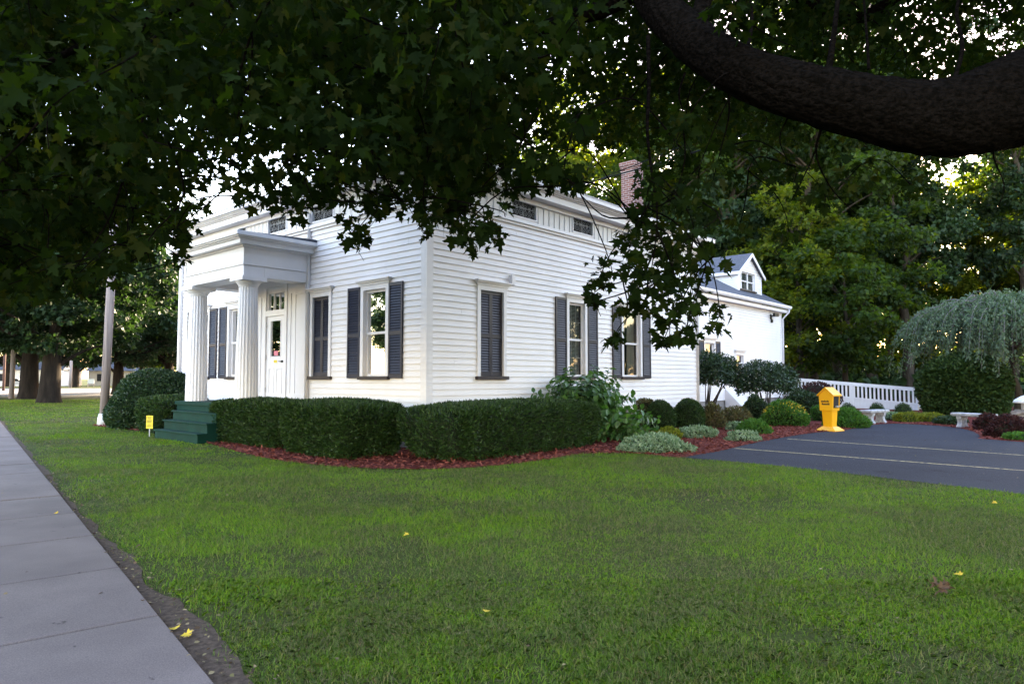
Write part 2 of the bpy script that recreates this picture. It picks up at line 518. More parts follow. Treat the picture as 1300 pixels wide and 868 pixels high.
# ---- leaves
HALF = [(0, 0), (.14, -.07), (.22, .03), (.50, .00), (.36, .15), (.42, .27), (.64, .43), (.45, .50), (.30, .45), (.17, .48), (.27, .68), (.13, .74), (0, 1)]
MAPLE_V = np.array([(x, y, 0.16 * x - 0.10 * y * y) for x, y in HALF] + [(-x, y, 0.16 * x - 0.10 * y * y) for x, y in HALF[1:-1]])
kR = len(HALF)
MAPLE_F = [list(range(kR)), [kR - 1] + list(range(kR + len(HALF) - 3, kR - 1, -1)) + [0]]
OVAL_V = np.array([(0, 0, 0), (.24, .3, .05), (.22, .65, .04), (0, 1, -.10), (-.22, .65, .04), (-.24, .3, .05)])
OVAL_F = [[0, 1, 2, 3], [0, 3, 4, 5]]
QUAD_V = np.array([(0, 0, 0), (.34, .45, .04), (0, 1, -.06), (-.34, .45, .04)])
QUAD_F = [[0, 1, 2, 3]]
LOBE_V = np.array([(0, 0, 0), (.30, .05, .03), (.55, .42, .06), (.24, .50, .02), (.16, .80, 0), (0, 1, -.08), (-.16, .80, 0), (-.24, .50, .02), (-.55, .42, .06), (-.30, .05, .03)])
LOBE_F = [[0, 1, 2, 3, 4, 5], [0, 5, 6, 7, 8, 9]]
SPEAR_V = np.array([(-.07, 0, 0), (.07, 0, 0), (.10, .4, 0), (0, 1, -.08), (-.10, .4, 0)])
SPEAR_F = [[0, 1, 2, 3, 4]]
def unit(a):
    return a / np.maximum(np.linalg.norm(a, axis=-1, keepdims=True), 1e-9)
def leaves(P, D, Nn, S, tv, tf):
    """leaf polygons: base points P, pointing D, facing Nn, sizes S, template -> V, F"""
    D = unit(D)
    X = unit(np.cross(D, Nn))
    Z = np.cross(X, D)
    n, k = len(P), len(tv)
    V = (P[:, None, :] + S[:, None, None] * (X[:, None, :] * tv[None, :, 0:1] + D[:, None, :] * tv[None, :, 1:2] + Z[:, None, :] * tv[None, :, 2:3])).reshape(-1, 3)
    base = (np.arange(n) * k)[:, None]
    F = [base + np.array(f)[None, :] for f in tf]
    if len(set(len(f) for f in tf)) == 1:
        F = [np.concatenate(F)]
    return V, F
def merge(parts):
    Vs, by, off = [], {}, 0
    for V, F in parts:
        Vs.append(V)
        for f in F:
            by.setdefault(f.shape[1], []).append(f + off)
        off += len(V)
    return np.concatenate(Vs), [np.concatenate(x) for x in by.values()]
def rand_dir(n):
    return unit(rng.normal(size=(n, 3)))

def poly_sheet(name, pts, z, mat, thick=0.0, parent=None):
    pts = [(p[0], p[1]) for p in pts]
    tris = tessellate_polygon([[Vector((x, y, 0)) for x, y in pts]])
    k = len(pts)
    vs = [(x, y, z) for x, y in pts]
    fs = [tuple(t) for t in tris]
    if thick:
        vs += [(x, y, z - thick) for x, y in pts]
        fs += [(i, (i + 1) % k, k + (i + 1) % k, k + i) for i in range(k)]
    me = bpy.data.meshes.new(name)
    me.from_pydata(vs, [], fs)
    bm = bmesh.new(); bm.from_mesh(me)
    bmesh.ops.recalc_face_normals(bm, faces=bm.faces)
    if bm.faces and sum(f.normal.z * f.calc_area() for f in bm.faces) < 0:
        bmesh.ops.reverse_faces(bm, faces=bm.faces)
    bm.to_mesh(me); bm.free()
    me.materials.append(mat)
    o = bpy.data.objects.new(name, me)
    return link(o, parent)
def inside(poly, X, Y):
    poly = np.asarray(poly)
    r = np.zeros(len(X), bool)
    j = len(poly) - 1
    for i in range(len(poly)):
        xi, yi = poly[i]; xj, yj = poly[j]
        c = ((yi > Y) != (yj > Y)) & (X < (xj - xi) * (Y - yi) / (yj - yi + 1e-12) + xi)
        r ^= c
        j = i
    return r
def smooth_line(pts, k=6):
    """Catmull-Rom through pts"""
    P = [np.array(p, float) for p in pts]
    P = [2 * P[0] - P[1]] + P + [2 * P[-1] - P[-2]]
    out = []
    for i in range(1, len(P) - 2):
        for t in np.linspace(0, 1, k, endpoint=False):
            a, b, c, d = P[i - 1], P[i], P[i + 1], P[i + 2]
            out.append(0.5 * ((2 * b) + (-a + c) * t + (2 * a - 5 * b + 4 * c - d) * t * t + (-a + 3 * b - 3 * c + d) * t ** 3))
    out.append(P[-2])
    return [tuple(p) for p in out]
# cheap value noise for density maps
_NT = rng.random((64, 64))
def vnoise(X, Y, sc):
    x, y = X * sc + 100, Y * sc + 100
    xi, yi = np.floor(x).astype(int), np.floor(y).astype(int)
    fx, fy = x - xi, y - yi
    fx, fy = fx * fx * (3 - 2 * fx), fy * fy * (3 - 2 * fy)
    g = lambda a, b: _NT[a % 64, b % 64]
    return (g(xi, yi) * (1 - fx) + g(xi + 1, yi) * fx) * (1 - fy) + (g(xi, yi + 1) * (1 - fx) + g(xi + 1, yi + 1) * fx) * fy

# ------------------------------------------------------------------ THE SETTING
D0 = 13.8
HP = (-0.1256 * D0, D0)
HA = rad(48.6)
HU = (math.cos(HA), math.sin(HA))
HW = (-HU[1], HU[0])
def hw(a, b, z=0.0):
    """house coordinates (a along the side wall, b along the front) -> world"""
    return (HP[0] + a * HU[0] + b * HW[0], HP[1] + a * HU[1] + b * HW[1], z)

# lawn: one sheet to the horizon
mb = MB()
R = 900
mb.quad((-R, -R, 0), (R, -R, 0), (R, R, 0), (-R, R, 0))
tag(mb.build('lawn', M['lawn'], fix=False), kind='structure')

# sidewalk along the street, slab joints open between the slabs
SD = np.array((-0.625, 0.781)); SD /= np.linalg.norm(SD)
SN = np.array((-SD[1], SD[0]))            # to the left, towards the street
SE = np.array((-1.44, 3.33))              # a point on its lawn-side edge
mb = MB()
PITCHSLAB = 1.345
for i in range(-7, 36):
    t0 = -0.245 + i * PITCHSLAB + 0.011
    t1 = t0 + PITCHSLAB - 0.022
    q = [SE + SD * t0, SE + SD * t1, SE + SD * t1 + SN * 1.7, SE + SD * t0 + SN * 1.7]
    dz = rng.uniform(-0.003, 0.004)
    mb.add([(*p, -0.05) for p in q] + [(*p, 0.03 + dz) for p in q], [(4, 5, 6, 7), (0, 1, 5, 4), (1, 2, 6, 5), (2, 3, 7, 6), (3, 0, 4, 7)])
tag(mb.build('sidewalk', M['concrete'], bevel=0.006), kind='structure')
# worn soil strip where the grass meets the slabs
jag = []
ts = np.arange(-9, 26, 0.12)
for t in ts:
    wv = 0.03 + 0.11 * float(vnoise(np.array([t]), np.array([3.0]), 1.1)[0]) + 0.07 * float(vnoise(np.array([t]), np.array([9.0]), 5.0)[0])
    if t < 1.5: wv += 0.05
    if t > 4: wv *= 0.7
    jag.append(SE + SD * t - SN * wv)
strip = [tuple(p) for p in jag] + [tuple(SE + SD * 26 + SN * 1.75), tuple(SE + SD * -9 + SN * 1.75)]
tag(poly_sheet('soil_strip', strip, 0.004, M['soil']), kind='structure')
jag_np = np.array(jag)

# the street beyond the verge (out of frame to the left) and the cross street far off
q = [SE + SD * -60 + SN * 4.2, SE + SD * 95 + SN * 4.2, SE + SD * 95 + SN * 13.0, SE + SD * -60 + SN * 13.0]
tag(poly_sheet('street', q, 0.004, M['street']), kind='structure')
tag(poly_sheet('cross_street', [(-160, 54), (8, 56), (8, 99), (-160, 97)], 0.008, M['street']), kind='structure')
tag(poly_sheet('cross_street_sidewalk', [(-160, 50.5), (8, 52.0), (8, 53.6), (-160, 52.1)], 0.012, M['concrete']), kind='structure')

# driveway and mulch bed outlines
bed_front = smooth_line([gnd(*p) for p in ((118, 540), (125, 541.5), (200, 550), (255, 561), (300, 573), (360, 586), (430, 593), (520, 596), (600, 594), (680, 586), (740, 577), (800, 576), (845, 580), (868, 581))], 6)
drive_edge = smooth_line([gnd(*p) for p in ((868, 581), (890, 577), (920, 571.5), (960, 562), (1010, 553), (1040, 549), (1075, 546), (1095, 541.5), (1130, 538), (1182, 540), (1220, 544), (1240, 550), (1246, 556.5), (1262, 558.5), (1300, 561.5))], 6)
bed_back = [(15.5, 15.0), (26, 12), (34, 24), (24, 36), (14, 42), hw(12, 4)[:2], hw(3, 3)[:2], hw(2, 11)[:2], (-13.0, 22.6)]
bed = bed_front + drive_edge[1:] + bed_back
tag(poly_sheet('mulch_bed', bed, 0.012, M['mulch']), kind='structure')
drive_near = smooth_line([gnd(*p) for p in ((868, 581), (980, 591), (1080, 602), (1190, 615), (1300, 628))], 4)
drive = drive_edge + [(15.5, 15.0), (26, 12), (40, 2), (30, -14), (22, -12), (8.6, 5.75)] + drive_near[::-1][:-1]
tag(poly_sheet('driveway', drive, 0.008, M['asphalt']), kind='structure')
def paint_line(p, q, w=0.095, z=0.0125):
    p, q = np.array(p), np.array(q)
    d = (q - p) / np.linalg.norm(q - p)
    n = np.array((-d[1], d[0])) * w / 2
    L = np.linalg.norm(q - p)
    return poly_sheet('parking_line', [tuple(p - n), tuple(q - n), tuple(q + n), tuple(p + n)], z, M['yellow_line'])
for (a, b) in (((933, 569.5), (1300, 598)), ((1000, 557.5), (1300, 578.5))):
    p, q = np.array(gnd(*a)), np.array(gnd(*b))
    tag(paint_line(p, p + (q - p) * 1.5), kind='structure')

# ------------------------------------------------------------------ THE HOUSE
house = empty('house', (HP[0], HP[1], 0), HA, 'white clapboard one storey house with columned porch and dark shutters', 'house')
T_side = lambda y0: (lambda s, o, z: (s, y0 - o, z))     # side faces, outward -y
T_front = lambda x0: (lambda s, o, z: (x0 - o, s, z))    # street faces, outward -x
T_back = lambda x0: (lambda s, o, z: (x0 + o, s, z))
T_far = lambda y0: (lambda s, o, z: (s, y0 + o, z))
LA, LB = 12.0, 11.75
WB, WA1 = 2.3, 26.05
Z_BASE, Z_FLOOR, Z_FRI, Z_SOF, Z_TOP = 0.56, 0.88, 5.10, 5.74, 6.12
COURSE = 0.132
def siding(T, s0, s1, z0, z1, openings, parent, mat, top=None):
    """lapped boards: every course a leaning face with a lip, cut round the openings; top(s) trims a gable"""
    m = MB(T)
    n = int(math.ceil((z1 - z0) / COURSE))
    for i in range(n):
        c0 = z0 + i * COURSE
        c1 = min(c0 + COURSE, z1)
        cuts = sorted(set([c0, c1] + [z for o in openings for z in (o[2], o[3]) if c0 < z < c1]))
        for lo, hi in zip(cuts[:-1], cuts[1:]):
            if hi - lo < 1e-5: continue
            mid = (lo + hi) / 2
            a0, a1 = (s0, s1) if top is None else top(mid)
            if a1 - a0 < 0.05: continue
            blk = sorted((o[0], o[1]) for o in openings if o[2] < mid < o[3])
            cur, iv = a0, []
            for b0, b1 in blk:
                if b0 > cur: iv.append((cur, b0))
                cur = max(cur, b1)
            if cur < a1: iv.append((cur, a1))
            if hi - lo > COURSE * 0.9 and rng.random() < 0.6:
                k_ = rng.integers(len(iv)) if iv else 0
                if iv and iv[k_][1] - iv[k_][0] > 1.2:
                    xj = rng.uniform(iv[k_][0] + 0.4, iv[k_][1] - 0.4)
                    iv[k_:k_ + 1] = [(iv[k_][0], xj), (xj + 0.0035, iv[k_][1])]
            of = lambda z: 0.024 * (1 - (z - c0) / COURSE)
            for a, b in iv:
                m.quad((a, of(lo), lo), (b, of(lo), lo), (b, of(hi), hi), (a, of(hi), hi))
                if lo == c0:
                    m.quad((a, -0.004, lo), (b, -0.004, lo), (b, 0.024, lo), (a, 0.024, lo))
    return m.build('wall', mat, parent, fix=False)

def shutter(T, s0, s1, z0, z1, o0, parent, mat):
    m = MB(T)
    st = 0.048
    t = 0.034
    m.box(s0, s0 + st, o0, o0 + t, z0, z1)
    m.box(s1 - st, s1, o0, o0 + t, z0, z1)
    zm = z0 + (z1 - z0) * 0.47
    for a, b in ((z0, z0 + 0.09), (zm - 0.04, zm + 0.04), (z1 - 0.07, z1)):
        m.box(s0 + st, s1 - st, o0 + 0.002, o0 + t - 0.002, a, b)
    for a, b in ((z0 + 0.09, zm - 0.04), (zm + 0.04, z1 - 0.07)):
        k = max(2, int((b - a) / 0.056))
        for i in range(k):
            c = a + (i + 0.5) * (b - a) / k
            m.add([(s0 + st, o0 + 0.008, c + 0.030), (s1 - st, o0 + 0.008, c + 0.030), (s1 - st, o0 + 0.032, c - 0.022), (s0 + st, o0 + 0.032, c - 0.022),
                   (s0 + st, o0 + 0.003, c + 0.024), (s1 - st, o0 + 0.003, c + 0.024), (s1 - st, o0 + 0.027, c - 0.028), (s0 + st, o0 + 0.027, c - 0.028)],
                  [(0, 1, 2, 3), (4, 5, 6, 7), (3, 2, 6, 7), (0, 1, 5, 4)])
    m.box(s0 + st, s1 - st, o0, o0 + 0.001, z0 + 0.09, z1 - 0.07)
    return m.build('shutter', mat, parent)

def window(T, s0, s1, z0, z1, parent, style='sash', shut=None, shmat=None, label=None, cover=None, grid=False, crown=True, ears=True):
    """casing from s0..s1 (outer), z0 underside of the sill, z1 top of the casing"""
    c = 0.105
    m = MB(T)
    m.box(s0, s0 + c, -0.10, 0.042, z0 + 0.075, z1)
    m.box(s1 - c, s1, -0.10, 0.042, z0 + 0.075, z1)
    m.box(s0 + c, s1 - c, -0.10, 0.041, z1 - c, z1)
    if crown:
        m.box(s0 - 0.03, s1 + 0.03, 0.0, 0.062, z1, z1 + 0.05)
        m.box(s0 - 0.06, s1 + 0.06, 0.0, 0.10, z1 + 0.05, z1 + 0.085)
        m.box(s0 - 0.085, s1 + 0.085, 0.0, 0.135, z1 + 0.085, z1 + 0.12)
    w = m.build('window', M['trim'], parent, bevel=0.004)
    if label: w['label'] = label
    m = MB(T)
    m.box(s0 - 0.035, s1 + 0.035, -0.02, 0.085, z0, z0 + 0.075)
    m.build('sill', M['sill'], w, bevel=0.005)
    i0, i1, j0, j1 = s0 + c, s1 - c, z0 + 0.075, z1 - c
    if style == 'closed':
        mid = (i0 + i1) / 2
        shutter(T, i0 + 0.004, mid - 0.003, j0 + 0.004, j1 - 0.004, -0.045, w, shmat)
        shutter(T, mid + 0.003, i1 - 0.004, j0 + 0.004, j1 - 0.004, -0.045, w, shmat)
        return w
    # sash
    f = 0.05
    m = MB(T)
    jm = (j0 + j1) / 2 + 0.02
    for (a, b, o) in ((j0, jm, -0.062), (jm - 0.045, j1, -0.048)):
        m.box(i0, i0 + f, o - 0.03, o + 0.0, a, b)
        m.box(i1 - f, i1, o - 0.03, o + 0.0, a, b)
        m.box(i0 + f, i1 - f, o - 0.03, o - 0.001, b - f, b)
        m.box(i0 + f, i1 - f, o - 0.03, o - 0.001, a, a + f)
    m.build('sash', M['trim'], w)
    if grid:
        m = MB(T)
        for (a, b) in ((j0 + f, jm - f), (jm, j1 - f)):
            for k in (1, 2):
                x = i0 + f + (i1 - i0 - 2 * f) * k / 3
                m.box(x - 0.006, x + 0.006, -0.094, -0.086, a, b)
            m.box(i0 + f, i1 - f, -0.093, -0.087, (a + b) / 2 - 0.006, (a + b) / 2 + 0.006)
        m.build('muntin', M['trim'] if grid == 'white' else M['steel'], w)
    m = MB(T)
    m.quad((i0 + f, -0.082, j0 + f), (i1 - f, -0.082, j0 + f), (i1 - f, -0.082, jm - f), (i0 + f, -0.082, jm - f))
    m.quad((i0 + f, -0.070, jm), (i1 - f, -0.070, jm), (i1 - f, -0.070, j1 - f), (i0 + f, -0.070, j1 - f))
    m.build('pane', M['glass'], w, fix=False)
    # near-black box: the unlit room's shade is put into its colour
    m = MB(T)
    d = -0.7
    m.quad((i0, d, j0), (i1, d, j0), (i1, d, j1), (i0, d, j1))
    m.quad((i0, d, j0), (i0, -0.1, j0), (i0, -0.1, j1), (i0, d, j1))
    m.quad((i1, d, j0), (i1, -0.1, j0), (i1, -0.1, j1), (i1, d, j1))
    m.quad((i0, d, j0), (i1, d, j0), (i1, -0.1, j0), (i0, -0.1, j0))
    m.quad((i0, d, j1), (i1, d, j1), (i1, -0.1, j1), (i0, -0.1, j1))
    m.build('dark_backing', M['dark'], w, fix=False)
    if cover == 'curtain':
        m = MB(T)
        k = 40
        for side in (0, 1):
            for i in range(k):
                u0, u1 = i / k, (i + 1) / k
                wd = (i1 - i0) * 0.42
                sx = (lambda u: i0 + 0.03 + wd * u) if side == 0 else (lambda u: i1 - 0.03 - wd * u)
                oo = lambda u: -0.19 + 0.022 * math.sin(u * 31 + side)
                m.quad((sx(u0), oo(u0), j0), (sx(u1), oo(u1), j0), (sx(u1), oo(u1), j1), (sx(u0), oo(u0), j1))
        m.build('curtain', M['curtain'], w, fix=False)
    if cover == 'blind':
        m = MB(T)
        k = int((j1 - j0) / 0.035)
        for i in range(k):
            z = j0 + (i + 0.5) * (j1 - j0) / k
            m.quad((i0 + 0.01, -0.165, z + 0.012), (i1 - 0.01, -0.165, z + 0.012), (i1 - 0.01, -0.150, z - 0.014), (i0 + 0.01, -0.150, z - 0.014))
        m.build('blind', M['blind'], w, fix=False)
    if shut:
        zz0, zz1 = z0 + 0.03, z1 - 0.01
        for side in shut:
            if side == 'l':
                shutter(T, s0 - 0.47, s0 - 0.012, zz0, zz1, 0.02, w, shmat)
            else:
                shutter(T, s1 + 0.012, s1 + 0.47, zz0, zz1, 0.02, w, shmat)
    return w

TF, TS = T_front(0.0), T_side(0.0)
op = lambda s0, s1, z0, z1: (s0 + 0.03, s1 - 0.03, z0 + 0.03, z1 - 0.03)
ZW0, ZW1 = 1.42, 3.50
front_w = [(1.18, 2.18), (3.32, 4.22), (7.50, 8.46), (9.56, 10.56)]
side_w = [(1.44, 2.40), (4.69, 5.59), (7.26, 8.38)]
siding(TF, 0.0, LB, Z_BASE, Z_FRI, [op(a, b, ZW0, ZW1) for a, b in front_w] + [(4.40, 7.36, 0, 4.4)], house, M['siding'])
siding(TS, 0.0, LA, Z_BASE, Z_FRI, [op(a, b, ZW0, ZW1) for a, b in side_w], house, M['siding'])
# rear and far walls (plain)
siding(T_far(LB), 0.0, LA, Z_BASE, Z_FRI, [], house, M['siding'])
siding(T_back(LA), 0.0, 2.3, Z_BASE, Z_FRI, [], house, M['siding'])
siding(T_back(LA), 10.3, LB, Z_BASE, Z_FRI, [], house, M['siding'])
siding(T_back(LA), 2.3, 10.3, Z_BASE, Z_FRI, [], house, M['siding'])
# foundation
mb = MB()
mb.box(0.03, LA - 0.03, 0.03, LB - 0.03, -0.1, Z_BASE + 0.01)
mb.box(LA - 0.02, WA1 - 0.03, 2.33, 10.27, -0.1, 0.51)
mb.build('foundation', M['foundation'], house)
# corner boards
for x, y in ((0, 0), (LA, 0), (0, LB), (LA, LB)):
    sx = 1 if x == 0 else -1
    sy = 1 if y == 0 else -1
    mb = MB()
    ex = sorted((x - 0.028 * sx, x + 0.15 * sx))
    mb.box(ex[0], ex[1], min(y - 0.030 * sy, y + 0.01 * sy), max(y - 0.030 * sy, y + 0.01 * sy), Z_BASE - 0.02, Z_FRI)
    ey = sorted((y + 0.0095 * sy, y + 0.15 * sy))
    mb.box(min(x - 0.030 * sx, x + 0.01 * sx), max(x - 0.030 * sx, x + 0.01 * sx), ey[0], ey[1], Z_BASE - 0.02, Z_FRI)
    mb.build('corner_board', M['trim'], house)
# frieze boards with battens, and the string moulding below
def frieze(T, L, wins):
    m = MB(T)
    segs, cur = [], 0.0
    for a, b in wins + [(L, L)]:
        if a > cur: segs.append((cur, a))
        cur = b
    for a, b in segs:
        m.box(a, b, -0.02, 0.0, Z_FRI, Z_SOF)
        x = a + 0.06
        while x < b - 0.03:
            m.box(x - 0.012, x + 0.012, 0.0, 0.016, Z_FRI + 0.1, Z_SOF)
            x += 0.215
    for a, b in wins:
        m.box(a, b, -0.02, 0.0, Z_FRI, Z_FRI + 0.14)
    m.build('frieze', M['batten'], house)
    m = MB(T)
    m.box(-0.05, L + 0.05, 0.0, 0.05, Z_FRI - 0.06, Z_FRI)
    m.box(-0.09, L + 0.09, 0.0, 0.09, Z_FRI, Z_FRI + 0.045)
    m.box(-0.06, L + 0.06, 0.0, 0.06, Z_FRI + 0.045, Z_FRI + 0.085)
    m.build('frieze_moulding', M['trim'], house)
    for a, b in wins:
        m = MB(T)
        m.box(a, a + 0.035, -0.05, 0.02, Z_FRI + 0.14, Z_SOF)
        m.box(b - 0.035, b, -0.05, 0.02, Z_FRI + 0.14, Z_SOF)
        m.box(a + 0.035, b - 0.035, -0.05, 0.02, Z_FRI + 0.14, Z_FRI + 0.17)
        w = m.build('frieze_window', M['trim'], house)
        m = MB(T)
        m.quad((a + 0.03, -0.06, Z_FRI + 0.16), (b - 0.03, -0.06, Z_FRI + 0.16), (b - 0.03, -0.06, Z_SOF), (a + 0.03, -0.06, Z_SOF))
        m.build('pane', M['dark'], w, fix=False)
        m = MB(T)      # cast-iron scroll grille
        zc = (Z_FRI + 0.16 + Z_SOF) / 2
        for k in range(6):
            cx = a + 0.10 + (b - a - 0.2) * k / 5
            for cz, r in ((zc + 0.10, 0.085), (zc - 0.11, 0.085), (zc, 0.05)):
                pts = [(cx + r * (1 - j / 26) * math.cos(j * 0.5 + k), -0.028, cz + r * (1 - j / 26) * math.sin(j * 0.5 + k)) for j in range(22)]
                m.tube(pts, 0.005, 4, False)
        m.box(a + 0.035, b - 0.035, -0.033, -0.025, zc - 0.005, zc + 0.005)
        m.box((a + b) / 2 - 0.006, (a + b) / 2 + 0.006, -0.035, -0.027, Z_FRI + 0.17, Z_SOF)
        m.build('grille', M['steel'], w)
frieze(TS, LA, [(2.58, 3.53), (4.98, 5.93), (7.38, 8.33), (9.78, 10.73)])
frieze(TF, LB, [(1.20, 2.15), (3.30, 4.25), (5.40, 6.35), (7.50, 8.45), (9.60, 10.55)])
# cornice, gutter line and low hipped roof
def ring(m, o0, o1, z0, z1):
    """square-cut ring round the main block between offsets o0 (inner) and o1 (outer)"""
    m.box(-o1, LA + o1, -o1, -o0, z0, z1)
    m.box(-o1, LA + o1, LB + o0, LB + o1, z0, z1)
    m.box(-o1, -o0, -o0, LB + o0, z0, z1)
    m.box(LA + o0, LA + o1, -o0, LB + o0, z0, z1)
mb = MB()
ring(mb, 0.0, 0.06, Z_SOF - 0.12, Z_SOF)
ring(mb, -0.05, 0.28, Z_SOF, Z_SOF + 0.16)
ring(mb, -0.05, 0.32, Z_SOF + 0.16, Z_SOF + 0.19)
ring(mb, -0.05, 0.37, Z_SOF + 0.19, Z_SOF + 0.22)
ring(mb, -0.05, 0.41, Z_SOF + 0.22, Z_SOF + 0.25)
mb.build('cornice', M['trim'], house, bevel=0.006)
mb = MB()
ring(mb, 0.30, 0.47, Z_SOF + 0.25, Z_TOP - 0.02)
ring(mb, 0.44, 0.49, Z_TOP - 0.02, Z_TOP)
mb.build('gutter', M['trim'], house, bevel=0.012)
mb = MB()
e = 0.42
zt = Z_TOP - 0.03
mb.add([(-e, -e, zt), (LA + e, -e, zt), (LA + e, LB + e, zt), (-e, LB + e, zt), (5.6, 5.9, zt + 0.95), (6.4, 5.9, zt + 0.95)],
       [(0, 1, 5, 4), (1, 2, 5), (2, 3, 4, 5), (3, 0, 4), (3, 2, 1, 0)])
roof = mb.build('roof', M['shingle'], house)
# chimney
cx, cy = 11.25, 2.0
mb = MB()
mb.box(cx - 0.30, cx + 0.30, cy - 0.26, cy + 0.26, 6.2, 8.72)
mb.box(cx - 0.325, cx + 0.325, cy - 0.285, cy + 0.285, 8.72, 8.80)
mb.box(cx - 0.35, cx + 0.35, cy - 0.31, cy + 0.31, 8.80, 8.95)
ch = mb.build('chimney', M['brick'], roof)
# windows
window(TF, 1.18, 2.18, ZW0, ZW1, house, 'sash', 'lr', M['shutter'], cover='curtain', grid=True)
window(TF, 3.32, 4.22, ZW0, ZW1, house, 'closed', None, M['shutter'], label='window closed by dark shutters beside the porch')
window(TF, 7.50, 8.46, ZW0, ZW1, house, 'sash', 'lr', M['shutter'], cover='curtain')
window(TF, 9.56, 10.56, ZW0, ZW1, house, 'sash', 'lr', M['shutter'], cover='curtain')
window(TS, 1.44, 2.40, ZW0, ZW1, house, 'closed', None, M['shutter_faded'], label='window closed by faded dark shutters')
window(TS, 4.69, 5.59, ZW0, ZW1, house, 'sash', 'lr', M['shutter_faded'], cover='blind', grid='white')
window(TS, 7.26, 8.38, ZW0, ZW1, house, 'sash', 'lr', M['shutter_faded'], cover='curtain')
# electrical box by the shuttered side window
mb = MB(TS)
mb.box(2.50, 2.62, 0.0, 0.11, 3.60, 3.83)
mb.build('wall_box', M['siding'], house, bevel=0.008)
# downspouts
for pts in ([(-0.4, 4.27, 5.95), (-0.4, 4.27, 5.75), (-0.06, 4.27, 5.45), (-0.06, 4.27, 0.5)],
            [(LA - 0.11, -0.4, 5.95), (LA - 0.11, -0.4, 5.75), (LA - 0.11, -0.06, 5.45), (LA - 0.11, -0.06, 0.45)],
            [(-0.4, LB - 0.25, 5.95), (-0.4, LB - 0.25, 5.75), (-0.06, LB - 0.25, 5.45), (-0.06, LB - 0.25, 0.5)]):
    mb = MB()
    mb.tube(pts, 0.042, 8)
    mb.build('downspout', M['trim'], house)

# ---- porch
PX = -1.45          # column centre line
PB0, PB1 = 4.55, 7.13
mb = MB()
mb.box(-1.80, 0.0, 4.22, 7.42, 0.0, 0.80)
mb.box(-1.84, 0.0, 4.18, 7.46, 0.80, Z_FLOOR)
mb.build('porch_floor', M['green_step'], house)
mb = MB()
for k in range(3):
    x1 = -1.80 - 0.21 * k
    z1 = 0.66 - 0.22 * k
    mb.box(x1 - 0.21, x1, 4.8, 7.12, 0.0, z1 - 0.035)
    mb.box(x1 - 0.24, x1, 4.77, 7.16, z1 - 0.035, z1)
mb.build('porch_steps', M['green_step'], house, bevel=0.005)
def column(b):
    m = MB()
    prof = []
    for i in range(13):
        t = i / 12
        prof.append((0.265 - 0.055 * t ** 1.4, Z_FLOOR + 0.0 + t * 2.66))
    m.lathe(prof, PX, b, 100, 20, 0.075, False)
    return m
for b in (PB0, PB1):
    c = column(b).build('column', M['trim'], house)
    m = MB()
    zt0 = Z_FLOOR + 2.66
    m.lathe([(0.205, zt0), (0.215, zt0 + 0.02), (0.215, zt0 + 0.04), (0.235, zt0 + 0.06), (0.275, zt0 + 0.12), (0.285, zt0 + 0.14)], PX, b, 40)
    m.box(PX - 0.30, PX + 0.30, b - 0.30, b + 0.30, zt0 + 0.14, zt0 + 0.235)
    m.build('capital', M['trim'], c)
# entablature
mb = MB()
z0 = 3.775
def pbox(o, za, zb):
    mb.box(-1.70 - o, 0.0, 4.30 - o, 7.38 + o, za, zb)
mb.box(-1.70, -1.20, 4.30, 7.38, z0, z0 + 0.24)      # beams on the columns
mb.box(-1.20, -0.02, 4.30, 4.75, z0, z0 + 0.24)
mb.box(-1.20, -0.02, 6.93, 7.38, z0, z0 + 0.24)
pbox(-0.0005, z0 + 0.24, z0 + 0.255)
pbox(0.025, z0 + 0.255, z0 + 0.29)
pbox(0.012, z0 + 0.29, z0 + 0.66)
pbox(0.06, z0 + 0.66, z0 + 0.70)
pbox(0.20, z0 + 0.70, z0 + 0.80)
pbox(0.24, z0 + 0.80, z0 + 0.83)
pbox(0.29, z0 + 0.83, z0 + 0.86)
pbox(0.33, z0 + 0.86, z0 + 0.95)
mb.build('entablature', M['trim'], house, bevel=0.005)
mb = MB()
mb.add([(-1.98, 4.02, z0 + 0.953), (-1.98, 7.66, z0 + 0.953), (0.0, 7.7, z0 + 1.03), (0.0, 4.0, z0 + 1.03), (0.0, 4.0, z0 + 0.953), (0.0, 7.7, z0 + 0.953)],
       [(0, 1, 2, 3), (0, 3, 4), (1, 5, 2), (0, 4, 5, 1), (2, 5, 4, 3)])
mb.build('porch_roof', M['shingle'], house)
mb = MB()
mb.quad((-1.2, 4.74, z0 + 0.22), (0, 4.74, z0 + 0.22), (0, 6.94, z0 + 0.22), (-1.2, 6.94, z0 + 0.22))
mb.build('porch_ceiling', M['trim'], house, fix=False)
# entrance wall: pilasters, panels, transom, door
for s0 in (4.36, 6.98):
    mb = MB(TF)
    mb.box(s0, s0 + 0.40, 0.0, 0.07, Z_FLOOR, z0 - 0.002)
    mb.box(s0 - 0.03, s0 + 0.43, 0.0, 0.10, z0 - 0.16, z0 - 0.003)
    mb.box(s0 - 0.02, s0 + 0.42, 0.0, 0.09, z0 - 0.25, z0 - 0.20)
    mb.box(s0 - 0.02, s0 + 0.42, 0.0, 0.09, Z_FLOOR, Z_FLOOR + 0.16)
    mb.build('pilaster', M['trim'], house, bevel=0.006)
mb = MB(TF)
D_0, D_1 = 5.42, 6.34
mb.box(4.76, D_0 - 0.12, -0.06, 0.0, Z_FLOOR, z0 + 0.22)
mb.box(D_1 + 0.12, 6.98, -0.06, 0.0, Z_FLOOR, z0 + 0.22)
mb.box(D_0 - 0.12, D_0, -0.08, 0.03, Z_FLOOR, z0 + 0.05)
mb.box(D_1, D_1 + 0.12, -0.08, 0.03, Z_FLOOR, z0 + 0.05)
